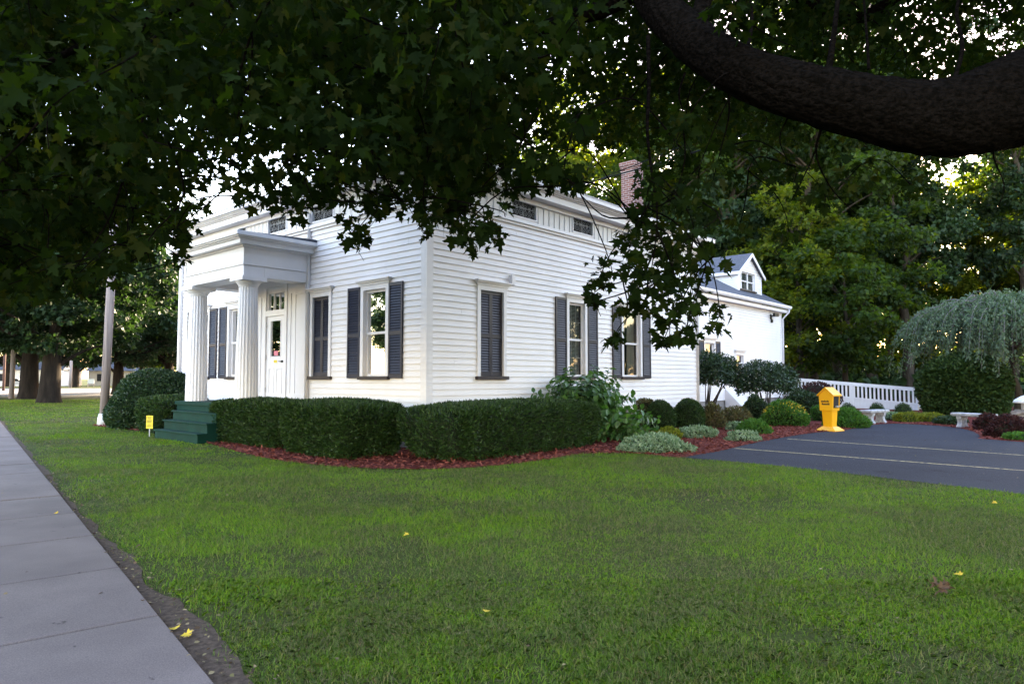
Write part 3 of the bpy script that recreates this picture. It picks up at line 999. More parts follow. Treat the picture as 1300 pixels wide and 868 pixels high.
mb.box(D_0, D_1, -0.08, 0.028, 3.07, 3.22)
mb.box(D_0 - 0.12, D_1 + 0.12, -0.08, 0.029, z0 + 0.05, z0 + 0.22)
mb.box(D_0, D_1, -0.08, -0.02, 3.72, z0 + 0.05)
for s in (4.90, 6.60):
    mb.box(s, s + 0.03, 0.0, 0.018, Z_FLOOR + 0.2, 3.6)
    mb.box(s + 0.22, s + 0.25, 0.0, 0.018, Z_FLOOR + 0.2, 3.6)
mb.build('door_surround', M['trim'], house, bevel=0.004)
# transom light
mb = MB(TF)
mb.box(D_0, D_0 + 0.05, -0.06, -0.02, 3.22, 3.72)
mb.box(D_1 - 0.05, D_1, -0.06, -0.02, 3.22, 3.72)
mb.box(D_0 + 0.05, D_1 - 0.05, -0.06, -0.021, 3.67, 3.72)
for k in (1, 2):
    x = D_0 + 0.05 + (D_1 - D_0 - 0.1) * k / 3
    mb.box(x - 0.012, x + 0.012, -0.06, -0.022, 3.22, 3.67)
tl = mb.build('transom', M['trim'], house)
mb = MB(TF)
mb.quad((D_0 + 0.05, -0.05, 3.22), (D_1 - 0.05, -0.05, 3.22), (D_1 - 0.05, -0.05, 3.67), (D_0 + 0.05, -0.05, 3.67))
mb.build('pane', M['glass'], tl, fix=False)
mb = MB(TF)
mb.quad((D_0, -0.4, 3.1), (D_1, -0.4, 3.1), (D_1, -0.4, 3.8), (D_0, -0.4, 3.8))
mb.build('dark_backing', M['dark'], tl, fix=False)  # dark sheet for the unlit hall, its shade put into the colour
# door leaf, stiles and rails round a tall light, two panels below
g0, g1, gz0, gz1 = 5.64, 6.12, 2.02, 2.94
mb = MB(TF)
mb.box(D_0 + 0.004, g0, -0.06, -0.015, Z_FLOOR + 0.01, 3.066)
mb.box(g1, D_1 - 0.004, -0.06, -0.015, Z_FLOOR + 0.01, 3.066)
mb.box(g0, g1, -0.06, -0.016, gz1, 3.066)
mb.box(g0, g1, -0.06, -0.016, Z_FLOOR + 0.01, gz0)
for a, b in ((5.55, 5.83), (5.93, 6.21)):
    for (p, q, r_, s_) in ((a, a + 0.03, 1.06, 1.72), (b - 0.03, b, 1.06, 1.72), (a + 0.03, b - 0.03, 1.06, 1.09), (a + 0.03, b - 0.03, 1.69, 1.72)):
        mb.box(p, q, -0.02, -0.003, r_, s_)
for (p, q, r_, s_) in ((g0 - 0.03, g0, gz0 - 0.03, gz1 + 0.03), (g1, g1 + 0.03, gz0 - 0.03, gz1 + 0.03), (g0, g1, gz0 - 0.03, gz0), (g0, g1, gz1, gz1 + 0.03)):
    mb.box(p, q, -0.02, -0.002, r_, s_)
door = mb.build('door', M['trim'], house, bevel=0.004)
mb = MB(TF)
mb.quad((g0, -0.03, gz0), (g1, -0.03, gz0), (g1, -0.03, gz1), (g0, -0.03, gz1))
mb.build('pane', M['glass'], door, fix=False)
mb = MB(TF)
k = 26
for i in range(k):
    z = gz0 + (i + 0.5) * (gz1 - gz0) / k
    mb.quad((g0, -0.062, z + 0.016), (g1, -0.062, z + 0.016), (g1, -0.05, z - 0.018), (g0, -0.05, z - 0.018))
mb.build('blind', M['blind'], door, fix=False)
mb = MB(TF)
mb.tube([(5.50, -0.015, 1.88), (5.50, 0.04, 1.88)], 0.03, 10)
mb.tube([(5.50, 0.035, 1.88), (5.62, 0.045, 1.885)], 0.013, 8)
mb.build('handle', M['black'], door)
for z in (1.15, 2.0, 2.85):
    mb = MB(TF)
    mb.tube([(D_1 - 0.002, 0.0, z - 0.06), (D_1 - 0.002, 0.0, z + 0.06)], 0.014, 8)
    mb.build('hinge', M['steel'], door)
mb = MB(TF)
mb.box(5.78, 5.98, -0.028, -0.024, 2.04, 2.16)
mb.build('window_card', M['pink'], door)
mb = MB(TF)
mb.box(5.78, 5.96, -0.0145, -0.011, 1.66, 1.93)
nt_ = mb.build('notice', M['paper'], door)
mb = MB(TF)
mb.box(5.79, 5.95, -0.0105, -0.009, 1.85, 1.92)
mb.build('notice_band', M['yellow_paper'], door)

# ---- rear wing

TW = T_side(WB)
ZE = 4.78
wing_w = [(17.20, 18.28), (20.3, 21.3)]
siding(TW, LA, WA1, 0.50, ZE, [op(17.20, 18.28, 1.9, 3.03), op(20.3, 21.3, 1.7, 2.60)], house, M['siding'])
ridge_b, slope = 6.3, 0.55
zr = ZE + 0.34 + slope * (ridge_b - (WB - 0.35))
gable = lambda z: (WB, 10.3) if z < ZE else (WB + (z - ZE) / slope * 1.0, 10.3 - (z - ZE) / slope)
siding(T_back(WA1), WB, 10.3, 0.50, zr - 0.35, [], house, M['siding'], gable)
siding(T_far(10.3), LA, WA1, 0.50, ZE + 0.2, [], house, M['siding'])
mb = MB()
mb.box(WA1 - 0.13, WA1 + 0.03, WB - 0.03, WB + 0.01, 0.48, ZE)
mb.build('corner_board', M['trim'], house)
mb = MB()
mb.box(WA1 - 0.01, WA1 + 0.03, WB + 0.0115, WB + 0.14, 0.48, ZE)
mb.build('corner_board', M['trim'], house)
window(TW, 17.20, 18.28, 1.9, 3.03, house, 'sash', 'lr', M['shutter'], cover='blind')
window(TW, 20.3, 21.3, 1.7, 2.60, house, 'sash', None, M['shutter'], cover='blind')
mb = MB()
mb.box(LA + 0.42, WA1 + 0.0, WB - 0.06, WB, ZE - 0.10, ZE)
mb.box(LA + 0.42, WA1 + 0.30, WB - 0.30, WB, ZE, ZE + 0.14)
mb.box(WA1, WA1 + 0.30, WB, WB + 0.3, ZE, ZE + 0.14)
mb.build('cornice', M['trim'], house)
mb = MB()
prof = [(WB - 0.31, ZE + 0.18), (WB - 0.43, ZE + 0.18), (WB - 0.47, ZE + 0.24), (WB - 0.47, ZE + 0.33), (WB - 0.31, ZE + 0.33)]
mb.prism(prof, 0, LA + 0.42, WA1 + 0.32)
mb.build('gutter', M['trim'], house)
mb = MB()
mb.tube([(WA1 + 0.12, WB - 0.39, ZE + 0.16), (WA1 + 0.14, WB - 0.36, ZE + 0.02), (WA1 + 0.06, WB - 0.08, ZE - 0.3), (WA1 + 0.06, WB - 0.06, 0.3)], 0.045, 8)
mb.build('downspout', M['trim'], house)
# wing roof, thickness 0.09
def zroof(b):
    return ZE + 0.34 + slope * (b - (WB - 0.35))
y0, y1 = WB - 0.37, 2 * ridge_b - (WB - 0.37)
mb = MB()
mb.prism([(y0, zroof(y0)), (ridge_b, zroof(ridge_b)), (y1, zroof(y0)), (y1, zroof(y0) - 0.09), (ridge_b, zroof(ridge_b) - 0.10), (y0, zroof(y0) - 0.09)], 0, LA + 0.43, WA1 + 0.34)
mb.build('roof', M['shingle'], house)
# dormer: front face on b = 3.0
DA0, DA1, DB = 22.4, 25.28, 3.0
zd0, zde, zda = zroof(DB) - 0.25, 6.58, 7.52
dm = (DA0 + DA1) / 2
mb_T = T_side(DB)
dorm = siding(mb_T, DA0, DA1, zd0, zda - 0.05, [(DA0 + 0.30, DA1 - 0.75, 5.72, 6.72)], house, M['siding'],
              lambda z: (DA0, DA1) if z < zde else (DA0 + (z - zde) / (zda - zde) * (dm - DA0), DA1 - (z - zde) / (zda - zde) * (DA1 - dm)))
dorm.name = 'dormer'
for xa, sgn in ((DA0, -1), (DA1, 1)):
    m = MB()
    n = int((zde - 5.0) / COURSE) + 1
    for i in range(n):
        c0 = 5.0 + i * COURSE
        c1 = min(c0 + COURSE, zde)
        bb = lambda z: max(DB, WB - 0.35 + (z - ZE - 0.34) / slope)
        lo, hi = xa + sgn * 0.017, xa
        m.quad((lo, DB, c0), (lo, bb(c0) + 0.5, c0), (hi, bb(c1) + 0.5, c1), (hi, DB, c1))
    m.build('dormer_cheek', M['siding'], dorm, fix=False)
m = MB()
m.box(DA0 - 0.03, DA0 + 0.16, DB - 0.035, DB + 0.01, zd0, zde)
m.box(DA1 - 0.16, DA1 + 0.03, DB - 0.035, DB + 0.01, zd0, zde)
m.box(DA0 - 0.035, DA0 + 0.0, DB + 0.012, DB + 0.15, zd0, zde)
m.build('corner_board', M['trim'], dorm)
bend = WB - 0.35 + (zda - ZE - 0.34) / slope + 0.3
ov = 0.16
sl = (zda - zde) / (dm - DA0)
m = MB()
pr = [(DA0 - ov, zde - ov * sl), (dm, zda), (DA1 + ov, zde - ov * sl), (DA1 + ov, zde - ov * sl + 0.10), (dm, zda + 0.12), (DA0 - ov, zde - ov * sl + 0.10)]
m.prism(pr, 1, DB - 0.16, bend)
m.build('dormer_roof', M['shingle'], dorm)
m = MB()
pr2 = [(DA0 - ov - 0.01, zde - ov * sl - 0.06), (dm, zda - 0.07), (DA1 + ov + 0.01, zde - ov * sl - 0.06), (DA1 + ov + 0.01, zde - ov * sl + 0.085), (dm, zda + 0.105), (DA0 - ov - 0.01, zde - ov * sl + 0.085)]
m.prism(pr2, 1, DB - 0.20, DB - 0.165)
m.box(DA0 - ov - 0.03, DA0 - ov - 0.005, DB - 0.16, bend - 1.2, zde - ov * sl - 0.06, zde - ov * sl + 0.09)
m.box(DA0 - ov, DA0 - 0.02, DB - 0.16, bend - 1.2, zde - ov * sl - 0.03, zde - ov * sl - 0.004)
m.build('bargeboard', M['trim'], dorm)
ww = window(mb_T, DA0 + 0.28, DA1 - 0.73, 5.70, 6.74, dorm, 'plain' if False else 'sash', None, None, cover='blind', grid=False, crown=False)
ww.name = 'dormer_window'
m = MB(mb_T)
m.box((DA0 + DA1 - 0.45) / 2 - 0.04, (DA0 + DA1 - 0.45) / 2 + 0.04, -0.05, 0.0, 5.80, 6.62)
m.build('mullion', M['trim'], dorm)
# flood light on the wing wall
m = MB(TW)
m.box(24.55, 24.75, 0.0, 0.05, 4.36, 4.62)
m.tube([(24.65, 0.05, 4.52), (24.65, 0.22, 4.56)], 0.03, 8)
m.box(24.42, 24.66, 0.20, 0.32, 4.48, 4.66)
m.box(24.70, 24.94, 0.20, 0.32, 4.50, 4.66)
m.box(24.60, 24.70, 0.02, 0.12, 4.2, 4.36)
m.build('flood_light', M['black'], house, bevel=0.01)
# cellar door hood against the wing's foundation
m = MB()
m.prism([(0.0, 0.0), (2.28, 0.0), (2.28, 0.95), (1.9, 0.95)], 0, 19.2, 19.3)
m2 = MB()
m2.add([(19.2, WB - 0.02, 1.0), (19.2, WB - 1.0, 0.0), (20.4, WB - 1.0, 0.0), (20.4, WB - 0.02, 1.0), (19.2, WB - 0.02, 0.0), (20.4, WB - 0.02, 0.0)],
       [(0, 1, 2, 3), (0, 4, 1), (3, 2, 5), (1, 4, 5, 2), (0, 3, 5, 4)])
m2.build('cellar_hatch', M['siding'], house)

# ------------------------------------------------------------------ ramp with railing
ramp_o = empty('ramp_railing', (0, 0, 0), 0, 'white slatted ramp railing sloping down behind the benches', 'railing')
A_, B_ = np.array((14.55, 35.3)), np.array((18.35, 30.9))
zA, zB = 1.47, 1.02
Lr = float(np.linalg.norm(B_ - A_))
dr = (B_ - A_) / Lr
ramp_o.location = (A_[0], A_[1], 0)
ramp_o.rotation_euler = (0, 0, math.atan2(dr[1], dr[0]))
def sl_box(m, s0, s1, o0, o1, zl, zh):
    """box whose bottom and top follow the ramp's fall; zl, zh are heights below the top line"""
    tz = lambda s: zA + (zB - zA) * s / Lr
    m.add([(s0, o0, tz(s0) - zl), (s1, o0, tz(s1) - zl), (s1, o1, tz(s1) - zl), (s0, o1, tz(s0) - zl), (s0, o0, tz(s0) - zh), (s1, o0, tz(s1) - zh), (s1, o1, tz(s1) - zh), (s0, o1, tz(s0) - zh)],
          [(0, 3, 2, 1), (4, 5, 6, 7), (0, 1, 5, 4), (1, 2, 6, 5), (2, 3, 7, 6), (3, 0, 4, 7)])
m = MB()
sl_box(m, -2.5, Lr, -0.05, 0.05, 0.16, 0.0)
m.build('top_rail', M['rail'], ramp_o)
m = MB()
sl_box(m, -2.5, Lr, -0.03, 0.03, 0.80, 0.70)
m.build('bottom_rail', M['rail'], ramp_o)
m = MB()
s = -2.4
bal = 0
while s < Lr - 0.05:
    mm = MB()
    sl_box(mm, s, s + 0.075, -0.02, 0.02, 0.705, 0.155)
    mm.build('baluster', M['rail'], ramp_o)
    s += 0.185
m = MB()
s = -2.5
while s < Lr - 0.1:          # boarded skirt to the ground
    tz = zA + (zB - zA) * s / Lr - 0.80
    m.box(s, s + 0.145, -0.012, 0.012, 0.0, max(0.05, tz))
    s += 0.15
m.build('skirt', M['rail'], ramp_o)
for s in (Lr - 0.06, Lr / 2, -1.0):
    m = MB()
    tz = zA + (zB - zA) * s / Lr
    m.box(s - 0.05, s + 0.05, -0.045, 0.052, 0.0, tz - 0.003)
    m.build('post', M['rail'], ramp_o)
m = MB()
sl_box(m, -2.5, Lr, 0.06, 1.3, 0.95, 0.86)
m.build('ramp_deck', M['rail'], ramp_o)

# ------------------------------------------------------------------ newspaper box
nb = empty('newspaper_box', (*gnd(1054, 547), 0), rad(-52), 'yellow newspaper vending box with a peaked top on a pedestal', 'newspaper box')
m = MB()
m.prism([(-0.18, 0.56), (0.18, 0.56), (0.20, 0.99), (0.0, 1.17), (-0.20, 0.99)], 1, -0.20, 0.20)
body = m.build('cabinet', M['news'], nb, bevel=0.012)
m = MB()
for a, b in (((-0.235, 0.962), (0.0, 1.175)), ((0.235, 0.962), (0.0, 1.175))):
    dx, dz = b[0] - a[0], b[1] - a[1]
    m.prism([a, b, (b[0], b[1] + 0.03), (a[0], a[1] + 0.028)] if a[0] < 0 else [b, a, (a[0], a[1] + 0.028), (b[0], b[1] + 0.03)], 1, -0.235, 0.235)
m.build('peaked_lid', M['news'], nb)
m = MB()
m.add([(-0.15, -0.15, 0.56), (0.15, -0.15, 0.56), (0.15, 0.15, 0.56), (-0.15, 0.15, 0.56), (-0.125, -0.13, 0.12), (0.125, -0.13, 0.12), (0.125, 0.13, 0.12), (-0.125, 0.13, 0.12)],
      [(0, 1, 2, 3), (7, 6, 5, 4), (0, 4, 5, 1), (1, 5, 6, 2), (2, 6, 7, 3), (3, 7, 4, 0)])
m.build('pedestal', M['news'], nb, bevel=0.015)
m = MB()
m.add([(-0.145, -0.15, 0.13), (0.145, -0.15, 0.13), (0.145, 0.15, 0.13), (-0.145, 0.15, 0.13), (-0.27, -0.26, 0.03), (0.27, -0.26, 0.03), (0.27, 0.26, 0.03), (-0.27, 0.26, 0.03),
       (-0.27, -0.26, 0.008), (0.27, -0.26, 0.008), (0.27, 0.26, 0.008), (-0.27, 0.26, 0.008)],
      [(0, 1, 2, 3), (0, 4, 5, 1), (1, 5, 6, 2), (2, 6, 7, 3), (3, 7, 4, 0), (4, 8, 9, 5), (5, 9, 10, 6), (6, 10, 11, 7), (7, 11, 8, 4)])
m.build('foot', M['news'], nb)
m = MB()
m.add([(0.189, -0.15, 0.64), (0.189, 0.13, 0.64), (0.2045, 0.13, 0.95), (0.2045, -0.15, 0.95), (0.18, -0.15, 0.64), (0.18, 0.13, 0.64), (0.19, 0.13, 0.95), (0.19, -0.15, 0.95)], [(0, 1, 2, 3), (4, 5, 6, 7), (0, 1, 5, 4), (1, 2, 6, 5), (2, 3, 7, 6), (3, 0, 4, 7)])
m.build('display_window', M['dark'], body)
m = MB()
m.box(0.19, 0.24, -0.05, 0.05, 0.66, 0.70)
m.build('door_pull', M['steel'], body)
m = MB()      # two lines of small dark lettering, too small to read
for row, z in enumerate((0.795, 0.72)):
    x = -0.13 + 0.02 * row
    while x < 0.09:
        w_ = 0.018 + 0.014 * random.random()
        h_ = 0.040 if random.random() < 0.5 else 0.054
        m.box(x, x + w_, -0.2045, -0.2005, z, z + h_)
        x += w_ + 0.006
m.build('lettering', M['black'], body)

# ------------------------------------------------------------------ stone benches
def bench(loc, rz, label):
    b = empty('stone_bench', (*loc, 0), rz, label, 'bench', 'carved stone benches by the parking area')
    m = MB()
    m.box(-0.56, 0.56, -0.19, 0.19, 0.37, 0.44)
    m.box(-0.53, 0.53, -0.165, 0.165, 0.345, 0.37)
    m.build('seat', M['stone'], b, bevel=0.014)
    for sx in (-0.34, 0.34):
        m = MB()
        prof = [(-0.17, 0.005), (0.17, 0.005), (0.175, 0.05), (0.13, 0.09), (0.11, 0.16), (0.115, 0.22), (0.15, 0.28), (0.16, 0.344), (-0.16, 0.344), (-0.15, 0.28), (-0.115, 0.22), (-0.11, 0.16), (-0.13, 0.09), (-0.175, 0.05)]
        m.prism(prof, 0, sx - 0.07, sx + 0.07)
        for side in (-0.074, 0.072):        # carved leaf relief
            m.box(sx + side, sx + side + 0.004, -0.05, 0.05, 0.10, 0.27)
            m.box(sx + side - 0.001, sx + side + 0.005, -0.08, 0.08, 0.16, 0.19)
        m.build('leg', M['stone'], b, bevel=0.008)
    return b
bench(gnd(1111, 537.5), rad(34), 'pale carved stone bench right of the yellow newspaper box')
bench(gnd(1237, 544), rad(-66), 'pale carved stone bench in front of the dark rounded evergreen')

# ------------------------------------------------------------------ posts, signs, cables
def pole(px, py, r0, r1, h, lean, mat, label, base=None, nm='utility_pole', cat='utility pole'):
    x, y = gnd(px, py)
    o = empty(nm, (x, y, 0), 0, label, cat)
    m = MB()
    m.tube([(0, 0, -0.1), (lean * h * 0.5, 0, h * 0.5), (lean * h, 0, h)], [r0, (r0 + r1) / 2, r1], 14)
    m.build('shaft', mat, o)
    if base:
        m = MB()
        m.tube([(0, 0, 0.0), (0, 0, base * 0.6), (lean * base, 0, base)], [r0 + 0.055, r0 + 0.04, r0 + 0.012], 14)
        m.build('painted_base', M['polebase'], o)
    return o
pole(131, 540, 0.125, 0.115, 8.6, 0.022, M['polewood'], 'grey weathered wooden pole with white painted base beside round yew', 0.36)
pole(14, 506, 0.16, 0.13, 8.0, 0.01, M['polewood'], 'pale grey pole beyond the lawn, left of the tree trunks')
pole(4, 496, 0.14, 0.12, 7.0, 0.0, M['polered'], 'dark reddish pole at the far street edge')
x, y = gnd(189.5, 554)
sg = empty('lawn_sign', (x, y, 0), rad(-8), 'small yellow sign on a stake beside the green steps', 'sign')
m = MB()
m.box(-0.012, 0.012, -0.006, 0.006, 0.0, 0.25)
m.build('stake', M['steel'], sg)
m = MB()
m.box(-0.09, 0.09, -0.010, -0.0065, 0.20, 0.52)
pn = m.build('panel', M['yellow_paper'], sg)
m = MB()
for z, a, b in ((0.47, -0.06, 0.06), (0.44, -0.05, 0.05), (0.395, -0.07, 0.07), (0.37, -0.065, 0.06), (0.345, -0.07, 0.05), (0.29, -0.05, 0.055), (0.25, -0.06, 0.06)):
    m.box(a, b, -0.0125, -0.0105, z, z + 0.011)
m.build('lettering', M['black'], pn)

house_hook = Vector(hw(3.9, -0.44, 6.02))
def cable(pts_px, r, label, start):
    P = [start] + [at(*p) for p in pts_px]
    P = smooth_line([tuple(p) for p in P], 8)
    m = MB()
    m.tube(P, r, 6)
    tag(m.build('service_cable', M['cable'], fix=False), label, 'cable', 'service cables strung to the house')
cable([(860, 200, 16.2), (978, 159, 15.4), (1124, 101, 14.6), (1300, 29, 13.8), (1700, -135, 12.4)], 0.017, 'lower of the two black cables running from the eave up behind the thick limb', house_hook)
cable([(870, 184, 16.2), (1114, 85, 14.8), (1297, 3, 13.9), (1700, -185, 12.6)], 0.011, 'upper of the two black cables running above the thick limb', house_hook + Vector((0.3, 0.3, 0.08)))
cable([(737, 187, 17.6), (841, 134, 17.0), (975, 62, 16.2), (1160, -40, 15.0), (1400, -180, 13.8)], 0.009, 'thin black wire highest above the chimney, left end in the leaves', house_hook + Vector((-1.6, 0.5, 0.1)))

# ------------------------------------------------------------------ FOREGROUND MAPLE
maple = empty('maple_tree', (7.3, 6.6, 0), 0, 'large dark maple reaching over the lawn with a thick bare limb', 'tree')
MO = Vector((7.3, 6.6, 0))
def limb(name, pts, radii, n=14, k=7, rough=0.05):
    P4 = smooth_line([(*p, r) for p, r in zip(pts, radii)], k)
    P = np.array([p[:3] for p in P4])
    r = np.maximum(0.004, np.array([p[3] for p in P4]))
    if max(radii) > 0.2:          # thick wood: fine rings, ridges running along the limb, swellings
        L = np.concatenate([[0], np.cumsum(np.linalg.norm(np.diff(P, axis=0), axis=1))])
        q = np.arange(0, L[-1], 0.03)
        P = np.column_stack([np.interp(q, L, P[:, i]) for i in range(3)])
        r = np.interp(q, L, r)
        n = 72
        T = unit(np.gradient(P, axis=0))
        A = np.zeros_like(P)
        a_ = np.cross(T[0], [0.3, 0.2, 1.0])
        for i in range(len(P)):
            a_ = a_ - T[i] * a_.dot(T[i]); a_ = a_ / np.linalg.norm(a_); A[i] = a_
        B = np.cross(T, A)
        an = np.linspace(0, 2 * np.pi, n, endpoint=False)
        LQ, AN = np.meshgrid(q, an, indexing='ij')
        cx_, cy_ = np.cos(AN), np.sin(AN)
        wv = 0.35 * np.sin(LQ * 2.1 + 1.3) + 0.2 * np.sin(LQ * 5.3)
        u = (AN + wv * 0.25) * r[:, None] / 0.035
        ridge = np.abs(2 * vnoise(u.ravel(), (LQ * 4.5).ravel(), 1.0) - 1).reshape(LQ.shape)
        fine = vnoise((u * 2.3).ravel(), (LQ * 16).ravel(), 1.0).reshape(LQ.shape)
        swell = vnoise((cx_ * 1.2 + LQ * 1.1).ravel(), (cy_ * 1.2 + 7).ravel(), 1.0).reshape(LQ.shape)
        R_ = r[:, None] * (0.95 + 0.10 * swell) + 0.022 * ridge + 0.010 * fine - 0.012
        V = P[:, None, :] + (A[:, None, :] * cx_[..., None] + B[:, None, :] * cy_[..., None]) * R_[..., None] - np.array(MO)
        i, j = np.meshgrid(np.arange(len(q) - 1), np.arange(n), indexing='ij')
        i, j = i.ravel(), j.ravel()
        Fq = np.column_stack([i * n + j, i * n + (j + 1) % n, (i + 1) * n + (j + 1) % n, (i + 1) * n + j])
        return np_mesh(name, V.reshape(-1, 3), [Fq], M['bark'], maple), P4
    m = MB()
    m.tube([Vector(p) - MO for p in P], list(r), n)
    return m.build(name, M['bark'], maple, fix=False), P4
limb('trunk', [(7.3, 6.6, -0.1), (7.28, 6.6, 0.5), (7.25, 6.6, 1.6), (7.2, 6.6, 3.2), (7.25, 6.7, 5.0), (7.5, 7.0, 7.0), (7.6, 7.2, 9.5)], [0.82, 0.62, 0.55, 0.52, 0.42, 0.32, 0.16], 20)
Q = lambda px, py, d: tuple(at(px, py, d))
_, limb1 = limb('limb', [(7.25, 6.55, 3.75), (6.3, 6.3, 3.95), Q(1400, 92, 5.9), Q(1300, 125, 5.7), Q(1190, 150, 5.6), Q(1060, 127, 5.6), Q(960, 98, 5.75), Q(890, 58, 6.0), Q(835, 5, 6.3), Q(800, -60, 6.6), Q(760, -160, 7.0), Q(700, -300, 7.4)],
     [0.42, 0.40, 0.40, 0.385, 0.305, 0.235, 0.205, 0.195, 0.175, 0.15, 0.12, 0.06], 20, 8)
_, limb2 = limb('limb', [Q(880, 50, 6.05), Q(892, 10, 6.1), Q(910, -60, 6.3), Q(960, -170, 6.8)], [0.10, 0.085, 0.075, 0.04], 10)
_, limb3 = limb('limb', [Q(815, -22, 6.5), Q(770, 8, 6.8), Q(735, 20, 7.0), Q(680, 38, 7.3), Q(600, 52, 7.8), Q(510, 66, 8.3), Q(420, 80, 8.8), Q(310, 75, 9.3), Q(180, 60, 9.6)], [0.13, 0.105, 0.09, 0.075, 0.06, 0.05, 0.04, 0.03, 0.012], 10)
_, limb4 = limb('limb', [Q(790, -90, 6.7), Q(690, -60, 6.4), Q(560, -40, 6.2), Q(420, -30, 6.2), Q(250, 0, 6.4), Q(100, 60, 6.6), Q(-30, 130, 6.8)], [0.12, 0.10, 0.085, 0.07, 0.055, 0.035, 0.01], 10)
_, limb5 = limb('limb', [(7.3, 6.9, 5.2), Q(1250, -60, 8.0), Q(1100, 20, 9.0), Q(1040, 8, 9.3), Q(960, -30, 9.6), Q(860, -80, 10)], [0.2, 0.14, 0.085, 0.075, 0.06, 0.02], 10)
twigs = MB()
def twig(pts, r0, r1=0.004, k=5, n=5):
    P = smooth_line(pts, k)
    rr = np.linspace(r0, r1, len(P))
    twigs.tube([Vector(p) - MO for p in P], list(rr), n, True, False)
twig([Q(823, 45, 6.2), Q(824, 110, 6.15), Q(822, 165, 6.1), Q(827, 215, 6.05), Q(834, 260, 6.0), Q(833, 300, 5.95), Q(826, 350, 5.9)], 0.022)
twig([Q(831, 240, 6.0), Q(822, 262, 6.0), Q(806, 290, 6.0), Q(795, 330, 6.0)], 0.012)
twig([Q(833, 290, 5.95), Q(850, 330, 6.0), Q(868, 380, 6.0), Q(885, 410, 6.0)], 0.010)
twig([Q(1210, 108, 5.6), Q(1222, 60, 5.8), Q(1215, 10, 6.0), Q(1235, -40, 6.2)], 0.02, 0.012)
twig([Q(1005, 140, 5.75), Q(990, 175, 5.9), Q(1000, 205, 6.1)], 0.008)
twig([Q(1265, 170, 5.6), Q(1262, 200, 5.7), Q(1275, 235, 5.9), Q(1268, 262, 6.0)], 0.009)
twig([Q(870, 92, 6.05), Q(862, 120, 6.1), Q(868, 150, 6.2), Q(855, 185, 6.3)], 0.011)
twig([Q(1052, 92, 5.7), Q(1058, 50, 5.8), Q(1064, 0, 5.9)], 0.03, 0.02)
twig([Q(1103, 88, 5.7), Q(1100, 40, 5.9), Q(1096, -10, 6.1)], 0.014, 0.01)
twig([Q(1042, 165, 5.7), Q(1036, 190, 5.9), Q(1042, 215, 6.1), Q(1060, 245, 6.3), Q(1085, 270, 6.5)], 0.012)
twig([Q(1038, 185, 5.9), Q(1025, 215, 6.2), Q(1005, 255, 6.5)], 0.008)
twig([Q(948, 70, 5.9), Q(955, 25, 6.1), Q(950, -10, 6.2)], 0.02, 0.012)
twig([Q(915, 50, 6.0), Q(930, 20, 6.3), Q(945, -20, 6.5)], 0.012)
twig([Q(955, 32, 6.1), Q(985, 50, 6.3), Q(1010, 60, 6.5)], 0.009)
twig([Q(925, 118, 5.9), Q(925, 150, 6.0), Q(915, 190, 6.2), Q(905, 230, 6.4)], 0.010)

LOW = np.array([(-400, 420), (-100, 415), (0, 400), (60, 392), (105, 388), (145, 380), (168, 340), (200, 335), (228, 350), (246, 335), (256, 275), (268, 228), (282, 215), (296, 270), (312, 292), (330, 272), (350, 285), (365, 280), (385, 318), (400, 262), (420, 275), (438, 325), (452, 356), (466, 318), (480, 285), (510, 280), (530, 300), (552, 335), (568, 300), (585, 325), (602, 356), (618, 322), (640, 318), (652, 268), (672, 245), (700, 250), (735, 250), (748, 200), (770, 120), (830, 110), (905, 130), (960, 110), (1060, 80), (1200, 60), (1500, 20)], float)
def ylow(px):
    return np.interp(px, LOW[:, 0], LOW[:, 1])
clumps = []      # x, y, z, radius, leaves, detail
cand = np.column_stack([rng.uniform(-10.5, 4.5, 16000), rng.uniform(3.6, 11.5, 16000), rng.uniform(2.3, 8.5, 16000)])
for c in cand:
    if len(clumps) >= 960: break
    r = rng.uniform(0.28, 0.62)
    px, py, f = project(c)
    rp = r * FPX / f
    if py + rp * 1.1 + 12 > min(ylow(px - rp * 0.7), ylow(px), ylow(px + rp * 0.7)): continue
    if px > 700 and rng.random() < 0.72: continue
    if px > 860 and rng.random() < 0.5: continue
    if f < 4.2: continue
    if py < -130 or px < -190: continue
    if math.hypot(c[0], c[1]) < 3.8 and c[2] < 4.5: continue
    clumps.append((*c, r, int(260 * r * r + 22), 2 if py > -60 else 1))
# hanging edge sprays: small clumps close under the limit line
for px in np.arange(-40, 745, 9.0):
    for _ in range(2):
        r = rng.uniform(0.10, 0.22)
        d = rng.uniform(4.9, 7.5)
        rp = r * FPX / d
        x_ = px + rng.uniform(-5, 5)
        yl = min(ylow(x_ - rp * 0.5), ylow(x_), ylow(x_ + rp * 0.5))
        clumps.append((*at(x_, yl - rp * 0.8 - abs(rng.normal(0, 22)), d), r, int(150 * r * r + 7), 2))
